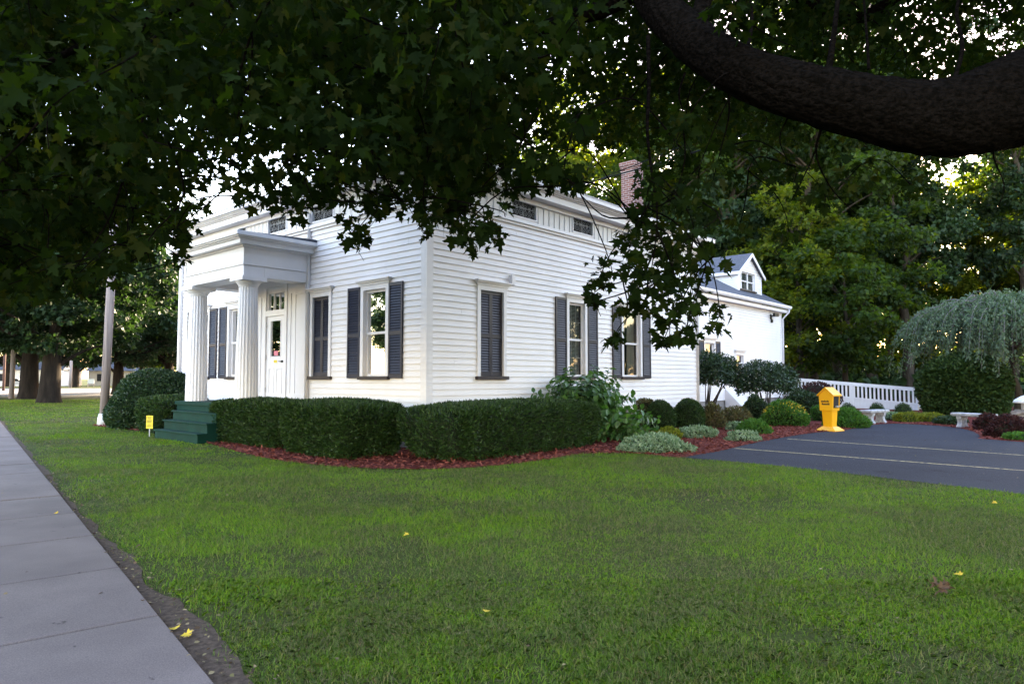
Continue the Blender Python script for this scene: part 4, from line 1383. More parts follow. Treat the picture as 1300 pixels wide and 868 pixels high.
# the spray that hangs in front of the side wall
for (px, py, rp) in ((815, 262, 24), (828, 232, 28), (806, 280, 22), (800, 300, 28), (785, 335, 32), (840, 300, 40), (872, 338, 42), (830, 368, 42), (888, 388, 33), (850, 405, 36), (803, 398, 26), (868, 428, 18), (776, 428, 13), (905, 408, 16), (850, 250, 40), (880, 205, 48), (900, 262, 42), (860, 160, 44), (768, 360, 16), (757, 378, 12), (838, 432, 12), (815, 345, 34), (860, 372, 34), (905, 330, 32), (930, 180, 40), (960, 220, 44), (1010, 215, 42), (940, 290, 26), (1050, 250, 36), (1000, 300, 22), (1090, 215, 36), (1150, 235, 30), (880, 300, 40), (850, 340, 40), (825, 320, 36)):
    for _ in range(2):
        d = rng.uniform(5.4, 6.9) if px < 920 else rng.uniform(6.5, 9.5)
        r = rp * d / FPX * rng.uniform(0.75, 1.0)
        clumps.append((*at(px + rng.uniform(-10, 10), py + rng.uniform(-8, 6), d), r, int(150 * r * r + 10), 2))
# above and right of the thick limb: thinner, farther leaves
for _ in range(1050):
    px, py = rng.uniform(720, 1480), rng.uniform(-300, 170)
    d = rng.uniform(8, 15)
    r = rng.uniform(0.35, 0.75)
    clumps.append((*at(px, py, d), r, int(150 * r * r + 15), 2))
# the rest of the crown: overhead, behind the camera and over the trunk
for _ in range(230):
    c = (rng.uniform(2.5, 15), rng.uniform(-3, 12), rng.uniform(5.4, 10.5))
    px, py, f = project(c)
    if f > 0 and py > -150 and f < 14 : continue
    clumps.append((*c, rng.uniform(0.5, 0.9), 90, 0))
C = np.array([c[:5] for c in clumps])
det = np.array([c[5] for c in clumps])
parts = []
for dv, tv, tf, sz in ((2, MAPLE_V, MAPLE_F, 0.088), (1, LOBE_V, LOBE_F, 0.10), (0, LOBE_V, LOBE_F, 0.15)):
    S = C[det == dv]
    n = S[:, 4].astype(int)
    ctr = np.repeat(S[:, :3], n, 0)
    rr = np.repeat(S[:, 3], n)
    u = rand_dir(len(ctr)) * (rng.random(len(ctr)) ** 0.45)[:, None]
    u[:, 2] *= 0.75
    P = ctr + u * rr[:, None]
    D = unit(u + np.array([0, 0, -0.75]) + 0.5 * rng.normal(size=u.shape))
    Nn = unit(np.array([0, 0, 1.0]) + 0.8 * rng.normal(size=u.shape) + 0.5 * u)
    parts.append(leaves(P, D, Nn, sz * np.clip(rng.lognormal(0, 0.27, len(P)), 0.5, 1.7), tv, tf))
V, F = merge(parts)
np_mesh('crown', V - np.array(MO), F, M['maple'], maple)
# branchlets: each clump hangs from a neighbour that lies nearer to a limb
limb_pts = np.array([p[:3] for L in (limb1, limb2, limb3, limb4, limb5) for p in L])
dl = np.array([np.min(np.linalg.norm(limb_pts - c[:3], axis=1)) for c in C])
for i, c in enumerate(C):
    if det[i] == 0 or rng.random() > 0.6: continue
    dd_ = np.linalg.norm(C[:, :3] - c[:3], axis=1)
    cand_ = np.where((dd_ > 0.1) & (dd_ < 1.1) & (dl < dl[i] - 0.03))[0]
    if dl[i] < 0.9:
        L0 = limb_pts[np.argmin(np.linalg.norm(limb_pts - c[:3], axis=1))]
    elif len(cand_):
        L0 = C[cand_[rng.integers(len(cand_))], :3]
    else:
        continue
    dist = np.linalg.norm(c[:3] - L0)
    mid = (L0 + c[:3]) / 2 + rng.normal(0, 0.10 * dist, 3) + np.array([0, 0, 0.08 * dist])
    twig([tuple(L0), tuple(mid), tuple(c[:3]), tuple(c[:3] + np.array([0, 0, -c[3] * 0.5]) + rng.normal(0, 0.08, 3))], 0.004 + 0.006 * dist, 0.0025, 4, 4)
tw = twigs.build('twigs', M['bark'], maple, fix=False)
tag(tw, kind='stuff')

# ------------------------------------------------------------------ FOREST AND FAR TREES
def make_tree(name, h, cr, z0, nclump, per, leaf, mat, trunk_r, label, cat='tree', group=None, squash=1.0, fork=False, tv=LOBE_V, tf=LOBE_F, cone=False):
    o = empty(name, (0, 0, 0), 0, label, cat, group)
    tr = MB()
    wob = [(rng.normal(0, 0.12) * i, rng.normal(0, 0.12) * i) for i in range(6)]
    H = h * (0.93 if cone else 0.75)
    pts = [(wob[i][0], wob[i][1], -0.2 + (H + 0.2) * i / 5) for i in range(6)]
    rr = [trunk_r * 1.25, trunk_r, trunk_r * 0.85, trunk_r * 0.62, trunk_r * 0.4, trunk_r * 0.12]
    if fork:
        pts = [(0, 0, -0.2), (0, 0, 0.5), (0.05, 0, 1.6), (0.1, 0, 2.8), (0.15, 0.1, 4.2), (0.2, 0.1, h * 0.7)]
        rr = [trunk_r * 1.35, trunk_r * 1.05, trunk_r * 0.95, trunk_r * 0.85, trunk_r * 0.55, 0.05]
    tr.tube(smooth_line(pts, 4), list(np.interp(np.linspace(0, 5, 21), range(6), rr)), 12)
    cs = []
    for i in range(nclump):
        if cone:
            t = rng.random() ** 0.8
            z = z0 + t * (h - z0)
            R_ = cr * (1 - 0.92 * t) + 0.15
            an = rng.uniform(0, 2 * math.pi)
            q = R_ * math.sqrt(rng.uniform(0.25, 1))
            cs.append((q * math.cos(an), q * math.sin(an), z - 0.25 * q, rng.uniform(0.35, 0.75)))
        else:
            for _ in range(30):
                u = rng.uniform(-1, 1, 3)
                l = np.linalg.norm(u)
                if 0.35 < l < 1: break
            zc, zh = (z0 + h) / 2, (h - z0) / 2
            wob_r = 1 + 0.22 * math.sin(3 * math.atan2(u[1], u[0]) + 5 * u[2] + trunk_r * 30)
            cs.append((u[0] * cr * wob_r, u[1] * cr * wob_r, zc + u[2] * zh, rng.uniform(0.55, 1.25) * squash))
    cs = np.array(cs)
    for c in cs[:: max(1, nclump // (26 if not cone else 40))]:      # limbs
        zb = max(1.8 if fork else z0 * 0.7, min(H * 0.9, c[2] - 0.35 * math.hypot(c[0], c[1]) - 0.5))
        b = np.array([np.interp(zb, [p[2] for p in pts], [p[0] for p in pts]), np.interp(zb, [p[2] for p in pts], [p[1] for p in pts]), zb])
        m_ = (b + c[:3]) / 2 + np.array([0, 0, 0.35 if not cone else -0.1])
        r0 = trunk_r * (0.22 if not fork else 0.3)
        P = smooth_line([tuple(b), tuple(m_), tuple(c[:3])], 4)
        tr.tube(P, list(np.linspace(r0, 0.02, len(P))), 6)
    n = np.maximum(8, (per * cs[:, 3] ** 2).astype(int))
    ctr = np.repeat(cs[:, :3], n, 0)
    r = np.repeat(cs[:, 3], n)
    u = rand_dir(len(ctr)) * (rng.random(len(ctr)) ** 0.5)[:, None]
    u[:, 2] *= 0.55
    P = ctr + u * r[:, None]
    D = unit(u + np.array([0, 0, -0.4]) + 0.6 * rng.normal(size=u.shape))
    Nn = unit(np.array([0, 0, 1.0]) + 0.7 * rng.normal(size=u.shape))
    V, F = leaves(P, D, Nn, leaf * rng.uniform(0.65, 1.35, len(P)), tv, tf)
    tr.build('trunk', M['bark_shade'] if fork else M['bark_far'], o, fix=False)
    np_mesh('crown', V, F, mat, o)
    return o
protos = [
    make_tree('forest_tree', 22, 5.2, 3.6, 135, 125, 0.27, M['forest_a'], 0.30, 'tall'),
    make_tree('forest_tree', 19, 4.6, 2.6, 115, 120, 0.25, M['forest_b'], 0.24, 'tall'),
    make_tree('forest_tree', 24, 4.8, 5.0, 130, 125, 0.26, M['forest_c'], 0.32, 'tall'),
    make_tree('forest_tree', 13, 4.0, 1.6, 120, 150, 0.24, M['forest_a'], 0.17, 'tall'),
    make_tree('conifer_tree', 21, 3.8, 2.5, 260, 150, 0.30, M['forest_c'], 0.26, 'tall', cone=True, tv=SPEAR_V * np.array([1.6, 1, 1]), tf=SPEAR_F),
]
forest = [  # px at the trunk, distance, prototype, scale, label
    (1032, 44, 0, 1.00, 'tall dark green forest tree with trunk just right of the white wing'),
    (985, 49, 4, 1.05, 'dark conifer rising directly behind the dormer of the wing'),
    (930, 46, 2, 1.00, 'tall dark tree rising behind the wing roof left of the dormer'),
    (880, 52, 4, 1.10, 'dark conifer behind the hanging maple spray right of the chimney'),
    (842, 50, 0, 1.15, 'green forest tree directly behind the right side of the brick chimney'),
    (795, 55, 1, 1.40, 'yellow green sunlit tree directly behind the brick chimney'),
    (745, 54, 1, 1.35, 'mid green tree rising above the eave left of the chimney'),
    (1070, 52, 2, 1.00, 'tall dark forest tree behind the yellow newspaper box'),
    (1078, 40, 3, 0.95, 'smaller leafy green tree standing behind the middle of the white railing'),
    (1108, 47, 0, 0.95, 'tall green forest tree behind the first stone bench and railing'),
    (1128, 56, 1, 1.10, 'yellow lit tree deep in the wood behind the railing end'),
    (1150, 45, 2, 0.92, 'tall thin dark trunked tree left of the weeping tree'),
    (1160, 58, 1, 0.80, 'yellow lit forest tree deep behind the weeping tree left edge'),
    (1200, 60, 3, 0.85, 'low leafy tree in the bright gap above the weeping tree'),
    (1288, 52, 0, 0.85, 'green forest tree right of the bright gap behind the weeping tree'),
    (1310, 46, 2, 0.90, 'dark forest tree behind the right edge of the weeping tree'),
    (1330, 58, 1, 1.15, 'yellow lit tree at the far right of the wood'),
    (1050, 60, 0, 1.10, 'tall forest tree deep in the wood right of the wing'),
    (1010, 58, 1, 1.20, 'yellow green tree deep in the wood above the white wing corner'),
    (960, 60, 0, 1.15, 'tall green tree deep in the wood behind the dormer'),
    (1090, 62, 2, 1.05, 'tall dark tree deep in the wood behind the railing middle'),
    (1380, 50, 0, 1.0, 'green tree beyond the right edge of the driveway'),
    (1135, 66, 0, 1.05, 'tall green tree at the back of the wood near the gap'),
    (900, 66, 1, 1.2, 'yellow green tree farthest back above the wing roof'),
    (1300, 68, 0, 1.1, 'tall green tree farthest back at the right'),
    (1460, 58, 2, 1.0, 'dark tree far right beyond the driveway'),
    (215, 74, 3, 0.95, 'low leafy tree behind the far left corner of the house'),
    (330, 70, 3, 0.95, 'hidden low tree added behind the porch side to block low sun'),  # this and the next three are added to keep sun off the left lawn
    (430, 70, 3, 1.0, 'hidden low tree added behind the main roof to block low sun'),
    (530, 68, 3, 1.05, 'hidden low tree added behind the middle of the main roof to block low sun'),
    (620, 66, 3, 1.1, 'low leafy tree added behind the right part of the main roof to block low sun'),
    (1262, 50, 1, 0.85, 'yellow sunlit tree right of the bright gap above the weeping tree'),
    (1018, 41, 1, 0.80, 'yellow green tree with low boughs right of the dormer'),
    (1400, 56, 1, 1.2, 'yellow tree beyond the right edge of the frame'),
    (1025, 72, 0, 1.25, 'very tall green tree in the rear rank of the wood above the wing end'),
    (1085, 76, 1, 1.25, 'sunlit yellow tree in the rear rank above the railing'),
    (950, 74, 1, 1.25, 'sunlit yellow tree in the rear rank above the dormer'),
    (1360, 70, 1, 1.2, 'sunlit yellow tree in the rear rank at the right'),
    (820, 72, 1, 1.25, 'sunlit yellow tree in the rear rank above the chimney'),
    (700, 64, 0, 1.1, 'green tree behind the main roof left of the chimney'),
]
used = [False] * len(protos)
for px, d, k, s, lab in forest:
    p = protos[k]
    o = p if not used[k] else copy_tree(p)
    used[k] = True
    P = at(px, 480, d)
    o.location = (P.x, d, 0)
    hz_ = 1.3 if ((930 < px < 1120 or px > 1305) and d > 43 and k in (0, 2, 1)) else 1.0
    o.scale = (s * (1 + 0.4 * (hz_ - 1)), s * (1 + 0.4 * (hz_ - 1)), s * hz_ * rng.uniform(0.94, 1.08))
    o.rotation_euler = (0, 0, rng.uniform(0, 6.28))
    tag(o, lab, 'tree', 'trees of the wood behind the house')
# undergrowth that closes the wood from below: one mass nobody could count
n = 32000
X = rng.uniform(4, 85, n)
Y = rng.uniform(44, 95, n)
ok = (X > 0.12 * Y) & (X < 1.15 * Y)
X, Y = X[ok], Y[ok]
hgt = 1.2 + 3.2 * vnoise(X, Y, 0.12) * np.clip((Y - 44) / 18, 0.12, 1) + 2.2 * np.clip((Y - 66) / 20, 0, 1)
X2, Y2 = rng.uniform(50, 66, 9000), rng.uniform(-12, 46, 9000)  # unseen far belt added to block horizon glow mirrored in the side windows
X, Y = np.concatenate([X, X2]), np.concatenate([Y, Y2])
hgt = np.concatenate([hgt, 3.0 + 4.5 * vnoise(X2, Y2, 0.15)])
P = np.column_stack([X, Y, hgt * rng.random(len(X)) ** 0.7])
V, F = leaves(P, rng.normal(size=P.shape), unit(rng.normal(size=P.shape) + np.array([0, -0.5, 0.4])), rng.uniform(0.3, 0.75, len(P)), LOBE_V, LOBE_F)
tag(np_mesh('undergrowth', V, F, M['forest_c']), 'dark undergrowth filling the wood behind the railing, with an added unseen belt at right', 'undergrowth', kind='stuff')
tag(poly_sheet('forest_floor', [(9, 40), (26, 32), (90, 30), (130, 140), (0, 140), (4, 52)], 0.004, M['soil']), kind='structure')
# the two big street trees at the left
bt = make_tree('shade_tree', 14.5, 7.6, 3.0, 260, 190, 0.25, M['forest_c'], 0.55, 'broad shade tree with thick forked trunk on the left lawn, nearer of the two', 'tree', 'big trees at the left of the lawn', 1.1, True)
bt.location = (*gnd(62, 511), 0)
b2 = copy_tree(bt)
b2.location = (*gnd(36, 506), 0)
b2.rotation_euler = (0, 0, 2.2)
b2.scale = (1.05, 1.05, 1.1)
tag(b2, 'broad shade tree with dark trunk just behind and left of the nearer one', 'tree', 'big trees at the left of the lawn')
for (px, d, s, lab) in ((150, 62, 0.85, 'shade tree beyond the cross street behind the wooden pole'), (215, 70, 0.9, 'shade tree left of the house corner beyond the cross street'), (-60, 58, 1.0, 'shade tree at the far left edge beyond the lawn'), (95, 112, 1.1, 'shade tree across the far street behind the thick trunks'), (10, 118, 1.2, 'shade tree across the far street at the left edge'), (180, 120, 1.1, 'shade tree across the far street right of the wooden pole')):
    o = copy_tree(bt)
    o.location = (at(px, 480, d).x, d, 0)
    o.scale = (s, s, s)
    o.rotation_euler = (0, 0, rng.uniform(0, 6))
    tag(o, lab, 'tree', 'trees along the far street')
for (x_, y_, s, lab) in ((-56, 14, 0.85, 'shade tree across the street mirrored in the front windows'), (-62, 31, 0.9, 'second shade tree across the street mirrored in the door glass'), (-40, -58, 0.9, 'shade tree far across the street left of the viewer'), (52, 12, 0.9, 'unseen shade tree added past the right side of the parking area'), (60, 27, 0.95, 'second unseen shade tree added past the right side of the parking area'), (50, -4, 0.9, 'third unseen shade tree added past the right side of the parking area'), (22, -60, 0.95, 'shade tree beyond the driveway mirrored in the side windows'), (48, -44, 0.95, 'last shade tree beyond the driveway mirrored in the side windows')):  # those past the parking area are added to cut glow in side panes
    o = copy_tree(bt)
    o.location = (x_, y_, 0)
    o.scale = (s, s, s)
    o.rotation_euler = (0, 0, rng.uniform(0, 6))
    tag(o, lab, 'tree', 'trees across the near street')
# far things across the street
def far_house(px, d, w, dp, h, col, label):
    o = empty('house', (at(px, 480, d).x, d, 0), rad(8), label, 'house', 'houses across the far street')
    m = MB()
    m.box(-w / 2, w / 2, 0, dp, 0, h)
    m.build('wall', col, o)
    m = MB()
    m.prism([(-0.4, h), (dp + 0.4, h), (dp / 2, h + dp * 0.32)], 0, -w / 2 - 0.4, w / 2 + 0.4)
    m.build('roof', M['shingle'], o)
    for k in (-0.3, 0.3):
        m = MB()
        m.box(w * k - 0.6, w * k + 0.6, -0.06, 0.02, 0.9, 2.3)
        m.build('window', M['dark'], o)
    m = MB()
    m.box(-0.5, 0.5, -0.05, 0.02, 0, 2.1)
    m.build('door', M['sill'], o)
far_house(30, 128, 13, 8, 3.0, M['siding'], 'white house across the far street behind the left tree trunks')
far_house(150, 135, 11, 8, 2.9, M['brown_house'], 'tan house across the far street right of the wooden pole')
for (px, py, r_, h, mt, lab) in ((89, 492, 0.22, 6, M['polewood'], 'pale post across the street right of the thick trunk'), (98, 491, 0.14, 2.0, M['polered'], 'short reddish post across the far street'), (102, 488, 0.2, 5, M['polewood'], 'pale post farthest across the street near the white sign')):
    pole(px, py, r_, r_ * 0.85, h, 0, mt, lab, None, 'street_post', 'post')
x, y = gnd(115, 491)
o = empty('yard_sign', (x, y, 0), 0, 'white sign on two legs across the far street', 'sign')
m = MB(); m.box(-0.55, 0.55, -0.02, 0.02, 0.55, 1.35); m.build('panel', M['polebase'], o)
for sx in (-0.5, 0.5):
    m = MB(); m.box(sx - 0.04, sx + 0.04, -0.018, 0.018, 0, 0.56); m.build('leg', M['polewood'], o)
def far_car(px, py, rz, label):
    x, y = gnd(px, py)
    o = empty('parked_car', (x, y, 0), rz, label, 'car', 'cars across the street')
    m = MB()
    m.prism([(-2.1, 0.3), (2.1, 0.3), (2.15, 0.75), (1.3, 0.9), (0.7, 1.4), (-1.0, 1.42), (-1.7, 0.95), (-2.15, 0.85)], 1, -0.85, 0.85)
    m.build('body', M['car_white'], o, bevel=0.06)
    m = MB()
    m.prism([(1.12, 0.92), (0.66, 1.34), (-0.95, 1.36), (-1.5, 0.95)], 1, -0.858, 0.858)
    m.build('side_glass', M['dark'], o)
    for sx in (-1.3, 1.3):
        for sy in (-0.86, 0.70):
            m = MB()
            m.tube([(sx, sy, 0.32), (sx, sy + 0.16, 0.32)], 0.32, 14)
            m.build('wheel', M['black'], o)
far_car(20, 490.5, 0.1, 'white car parked across the far street at the left edge')

# ------------------------------------------------------------------ SHRUBS AND BEDS
def shell_shrub(name, shape, n, leaf, mat, label, cat, loc, rz=0.0, tv=QUAD_V, tf=QUAD_F, core=True, group=None, up=0.35, fuzz=0.05, spread=0.7):
    """shape(n) -> points and outward normals on the clipped surface; leaves point outwards from it"""
    o = empty(name, (*loc, 0), rz, label, cat, group)
    P, Nn = shape(n)
    P = P - Nn * np.abs(rng.normal(0, fuzz, n))[:, None] + Nn * (fuzz * 0.3)
    P[:, 2] = np.maximum(P[:, 2], 0.02)
    D = unit(Nn + np.array([0, 0, up]) + spread * rng.normal(size=P.shape))
    F_ = unit(rng.normal(size=P.shape) + 0.4 * Nn)
    V, F = leaves(P, D, F_, leaf * rng.uniform(0.6, 1.4, n), tv, tf)
    np_mesh('foliage', V, F, mat, o)
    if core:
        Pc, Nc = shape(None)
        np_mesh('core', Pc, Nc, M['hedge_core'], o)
    return o
def rbox_shape(lx, ly, h, e=4.0, crown=0.08, under=0.06, seed=0.0):
    """rounded clipped block: superellipse plan, crowned top, tucked-in foot"""
    def surf_pt(th, ph):
        ct, st = np.cos(th), np.sin(th)
        cp, sp = np.cos(ph), np.sin(ph)
        sg = lambda v, p: np.sign(v) * np.abs(v) ** p
        x = sg(ct, 2 / e) * np.abs(cp) ** (2 / 9.0)
        y = sg(st, 2 / e) * np.abs(cp) ** (2 / 9.0)
        z = sg(sp, 2 / 9.0)
        return x, y, z
    def xyz(x, y, z):
        f = 1 - under * np.clip(-z, 0, 1)
        wv = 1 + 0.018 * np.sin(5 * x * lx + seed) + 0.018 * np.cos(4.3 * y * ly + 2 * z + seed)
        zz = h * (0.5 + 0.5 * z) + crown * np.clip(z, 0, 1) * (1 - np.clip(np.maximum(np.abs(x), np.abs(y)), 0, 1) ** 2) - crown * 0.5 * np.clip(z, 0, 1)
        zz = zz + 0.015 * np.sin(3.1 * x * lx + 2.3 * y * ly + seed)
        return np.stack([x * lx / 2 * f * wv, y * ly / 2 * f * wv, zz], -1)
    def shape(n):
        if n is None:
            k, q = 48, 20
            th = np.linspace(0, 2 * np.pi, k, endpoint=False)
            ph = np.linspace(-np.pi / 2 * 0.98, np.pi / 2 * 0.98, q)
            T, Ph = np.meshgrid(th, ph)
            x, y, z = surf_pt(T.ravel(), Ph.ravel())
            V = xyz(x, y, z)
            ctr = np.array([0, 0, h / 2])
            V = ctr + (V - ctr) * (1 - 0.075 / (np.array([lx, ly, h]) / 2))
            i, j = np.meshgrid(np.arange(q - 1), np.arange(k), indexing='ij')
            i, j = i.ravel(), j.ravel()
            Fq = np.column_stack([i * k + j, i * k + (j + 1) % k, (i + 1) * k + (j + 1) % k, (i + 1) * k + j])
            cap = np.array([np.arange((q - 1) * k, q * k)])
            return V, [Fq, cap]
        # area-weighted samples: block faces by area, then pushed on to the rounded surface
        At, Ax, Ay = lx * ly, ly * h * 2, lx * h * 2
        w = rng.random(n) * (At * 1.15 + Ax + Ay)
        a, b = rng.uniform(-1, 1, n), rng.uniform(-1, 1, n)
        X = np.where(w < At * 1.15, a, np.where(w < At * 1.15 + Ax, np.sign(rng.random(n) - .5), a))
        Y = np.where(w < At * 1.15, b, np.where(w < At * 1.15 + Ax, a, np.sign(rng.random(n) - .5)))
        Z = np.where(w < At * 1.15, 1.0, b)
        # radial projection on to the superquadric
        rxy = (np.abs(X) ** e + np.abs(Y) ** e) ** (1 / e)
        rr = (rxy ** 9 + np.abs(Z) ** 9) ** (1 / 9)
        X, Y, Z = X / rr, Y / rr, Z / rr
        rxy = (np.abs(X) ** e + np.abs(Y) ** e) ** (1 / e) + 1e-9
        gx = rxy ** (9 - e) * np.sign(X) * np.abs(X) ** (e - 1) / (lx / 2)
        gy = rxy ** (9 - e) * np.sign(Y) * np.abs(Y) ** (e - 1) / (ly / 2)
        gz = np.sign(Z) * np.abs(Z) ** 8 / (h / 2)
        Nn = unit(np.column_stack([gx, gy, gz]))
        return xyz(X, Y, Z), Nn
    return shape
def dome_shape(rx, ry, h, bump_=0.05, seed=0.0, lo=-0.55):
    """ellipsoid mound sitting on the ground; lo = how far below its middle the foot is"""
    hz = h / (1 - lo)
    def xyz(u):
        w = 1 + bump_ * (np.sin(4 * u[:, 0] + 3 * u[:, 2] + seed) + np.cos(5 * u[:, 1] - 2 * u[:, 0] + seed) + np.sin(6.5 * u[:, 2] + 2.2 * u[:, 1] + seed * 2)) * 0.6
        return np.column_stack([u[:, 0] * rx * w, u[:, 1] * ry * w, (u[:, 2] * w - lo) * hz])
    def shape(n):
        if n is None:
            k, q = 28, 14
            th = np.linspace(0, 2 * np.pi, k, endpoint=False)
            ph = np.linspace(math.asin(lo), np.pi / 2 * 0.97, q)
            T, Ph = np.meshgrid(th, ph)
            u = np.column_stack([(np.cos(T) * np.cos(Ph)).ravel(), (np.sin(T) * np.cos(Ph)).ravel(), np.sin(Ph).ravel()])
            V = xyz(u * 0.86)
            V[:, 2] = np.maximum(V[:, 2], 0.0)
            i, j = np.meshgrid(np.arange(q - 1), np.arange(k), indexing='ij')
            i, j = i.ravel(), j.ravel()
            return V, [np.column_stack([i * k + j, i * k + (j + 1) % k, (i + 1) * k + (j + 1) % k, (i + 1) * k + j]), np.array([np.arange((q - 1) * k, q * k)])]
        u = rand_dir(n * 2)
        u = u[u[:, 2] > lo][:n]
        while len(u) < n:
            e_ = rand_dir(n); u = np.concatenate([u, e_[e_[:, 2] > lo]])[:n]
        return xyz(u), unit(u / np.array([rx, ry, hz]))
    return shape
def local(a0, a1, b0, b1):
    x, y, _ = hw((a0 + a1) / 2, (b0 + b1) / 2)
    return (x, y), a1 - a0, b1 - b0
HG = 'clipped hedges round the front of the house'
NEED_V = np.array([(-.09, 0, 0), (.09, 0, 0), (.13, .5, 0), (0, 1, -.05), (-.13, .5, 0)])
NEED_F = [[0, 1, 2, 3, 4]]
for i, (a0, a1, b0, b1, h, n, lab) in enumerate((
        (-1.30, 3.22, -2.15, -0.58, 0.94, 52000, 'long clipped hedge along the side wall, right of the house corner'),
        (-2.20, -0.78, -0.40, 1.88, 0.97, 40000, 'clipped hedge left of the house corner, between two other hedges'),
        (-2.00, -0.85, 2.06, 5.38, 0.93, 36000, 'clipped hedge directly right of the green steps'),
        (-2.10, -0.70, 7.75, 9.45, 0.92, 20000, 'small low clipped hedge left of the green steps'))):
    loc, lx, ly = local(a0, a1, b0, b1)
    shell_shrub('box_hedge', rbox_shape(lx, ly, h, 8.0, 0.10, 0.10, i * 1.7), n, 0.058, M['hedge'], lab, 'hedge', loc, HA, NEED_V, NEED_F, True, HG, 0.45, 0.048, 0.65)
shell_shrub('yew_bush', dome_shape(1.35, 1.55, 1.66, 0.05, 1.0, -0.4), 34000, 0.065, M['holly'], 'large rounded dark bush beside the wooden pole', 'bush', (-10.75, 20.75), 0.6, OVAL_V, OVAL_F, True, None, 0.2, 0.07, 0.9)
BALL = 'round clipped shrubs under the side wall'
for (px, py, r, h, lab) in ((842, 546, 0.42, 0.80, 'round green clipped shrub left of its twin under the side wall'), (879, 544.5, 0.44, 0.84, 'round green clipped shrub nearest the rear corner of the side wall')):
    x, y = gnd(px, py)
    shell_shrub('round_shrub', dome_shape(r, r, h, 0.02, px, -0.6), 9000, 0.05, M['hedge'], lab, 'shrub', (x, y + 0.35), 0, NEED_V, NEED_F, True, BALL, 0.2, 0.03, 0.7)
x, y = gnd(822, 545)
shell_shrub('shrub', dome_shape(0.35, 0.35, 0.85, 0.06, 2, -0.6), 2500, 0.07, M['bronze'], 'thin brownish shrub half hidden behind the broad leaved bush', 'shrub', (x, y + 0.4), 0, OVAL_V, OVAL_F, True, None, 0.5, 0.08)

# broad-leaved bush (hydrangea-like): stems fan out, opposite pairs of large leaves
def broad_bush(loc, label):
    o = empty('hydrangea_bush', (*loc, 0), 0, label, 'bush')
    st = MB()
    P, D, Nn, S = [], [], [], []
    for i in range(380):
        an = rng.uniform(0, 2 * math.pi)
        tilt = 1.45 * math.sqrt(rng.random())
        Ln = rng.uniform(1.15, 1.84) * (1 - 0.08 * tilt)
        dirv = np.array([math.sin(tilt) * math.cos(an), math.sin(tilt) * math.sin(an), math.cos(tilt)])
        p0 = np.array([rng.normal(0, 0.18), rng.normal(0, 0.18), 0])
        p1 = p0 + dirv * Ln * 0.6 + np.array([0, 0, 0.12])
        p2 = p0 + dirv * Ln + np.array([0, 0, 0.05 - 0.18 * tilt])
        p2[2] = max(p2[2], 0.15)
        pts = smooth_line([tuple(p0), tuple(p1), tuple(p2)], 6)
        st.tube(pts, list(np.linspace(0.009, 0.003, len(pts))), 4, True, False)
        for t in np.linspace(0.25, 1.0, 11):
            q = np.array(pts[int(t * (len(pts) - 1))])
            ax = unit(np.array(pts[-1]) - np.array(pts[-3]))
            for s in (0, math.pi):
                b = t * 20 + s + rng.normal(0, 0.3)
                side = unit(np.cross(ax, np.array([math.cos(b), math.sin(b), 0.4])))
                dd = unit(side + 0.35 * ax + np.array([0, 0, -0.25]) + 0.15 * rng.normal(size=3))
                P.append(q); D.append(dd)
                Nn.append(unit(np.array([0, 0, 1.0]) + 0.35 * rng.normal(size=3) + 0.3 * dirv))
                S.append(rng.uniform(0.11, 0.20))
    st.build('stems', M['stem'], o, fix=False)
    V, F = leaves(np.array(P), np.array(D), np.array(Nn), np.array(S), OVAL_V * np.array([1.25, 1, 1.2]), OVAL_F)
    np_mesh('foliage', V, F, M['hydra'], o)
broad_bush((1.68, 16.45), 'large loose broad leaved bush under the side windows')

# umbrella-shaped shrubs with bare leaning stems
def umbrella_shrub(loc, rx, zc, hz, lean, label):
    o = empty('umbrella_shrub', (*loc, 0), 0, label, 'shrub', 'umbrella shaped shrubs beside the rear wing')
    st = MB()
    for i in range(11):
        an = rng.uniform(0, 2 * math.pi)
        R_ = rx * rng.uniform(0.25, 0.85)
        e_ = np.array([lean + R_ * math.cos(an), R_ * math.sin(an), zc + rng.uniform(-0.1, 0.3)])
        m_ = np.array([lean * 0.5 + R_ * 0.55 * math.cos(an), R_ * 0.55 * math.sin(an), zc * 0.55])
        pts = smooth_line([(rng.normal(0, 0.1), rng.normal(0, 0.1), 0), tuple(m_), tuple(e_)], 6)
        st.tube(pts, list(np.linspace(0.028, 0.010, len(pts))), 6, True, False)
    st.build('stems', M['stem'], o, fix=False)
    n = 11000
    u = rand_dir(n)
    u = u[u[:, 2] > -0.45]
    n = len(u)
    w = 1 + 0.10 * np.sin(4 * u[:, 0] + 3 * u[:, 2] + rx) + 0.08 * np.cos(7 * u[:, 1] + 2)
    k = (rng.random(n) ** 0.30)
    P = u * np.array([rx, rx, hz]) * (w * k)[:, None] + np.array([lean, 0, zc])
    D = unit(u + 0.8 * rng.normal(size=u.shape) + np.array([0, 0, -0.1]))
    Nn = unit(np.array([0, 0, 0.7]) + 0.6 * u + 0.6 * rng.normal(size=u.shape))
    V, F = leaves(P, D, Nn, 0.085 * rng.uniform(0.6, 1.4, n), OVAL_V, OVAL_F)
    np_mesh('foliage', V, F, M['holly'], o)
    return o
umbrella_shrub((at(896, 480, 24.2).x, 24.2), 0.98, 1.55, 0.85, 0.30, 'tall umbrella shaped shrub with leaning stems against the house corner')
umbrella_shrub((at(972, 480, 23.6).x, 23.6), 1.08, 1.28, 0.78, 0.05, 'wide umbrella shaped shrub before the rear wing, right of its taller neighbour')

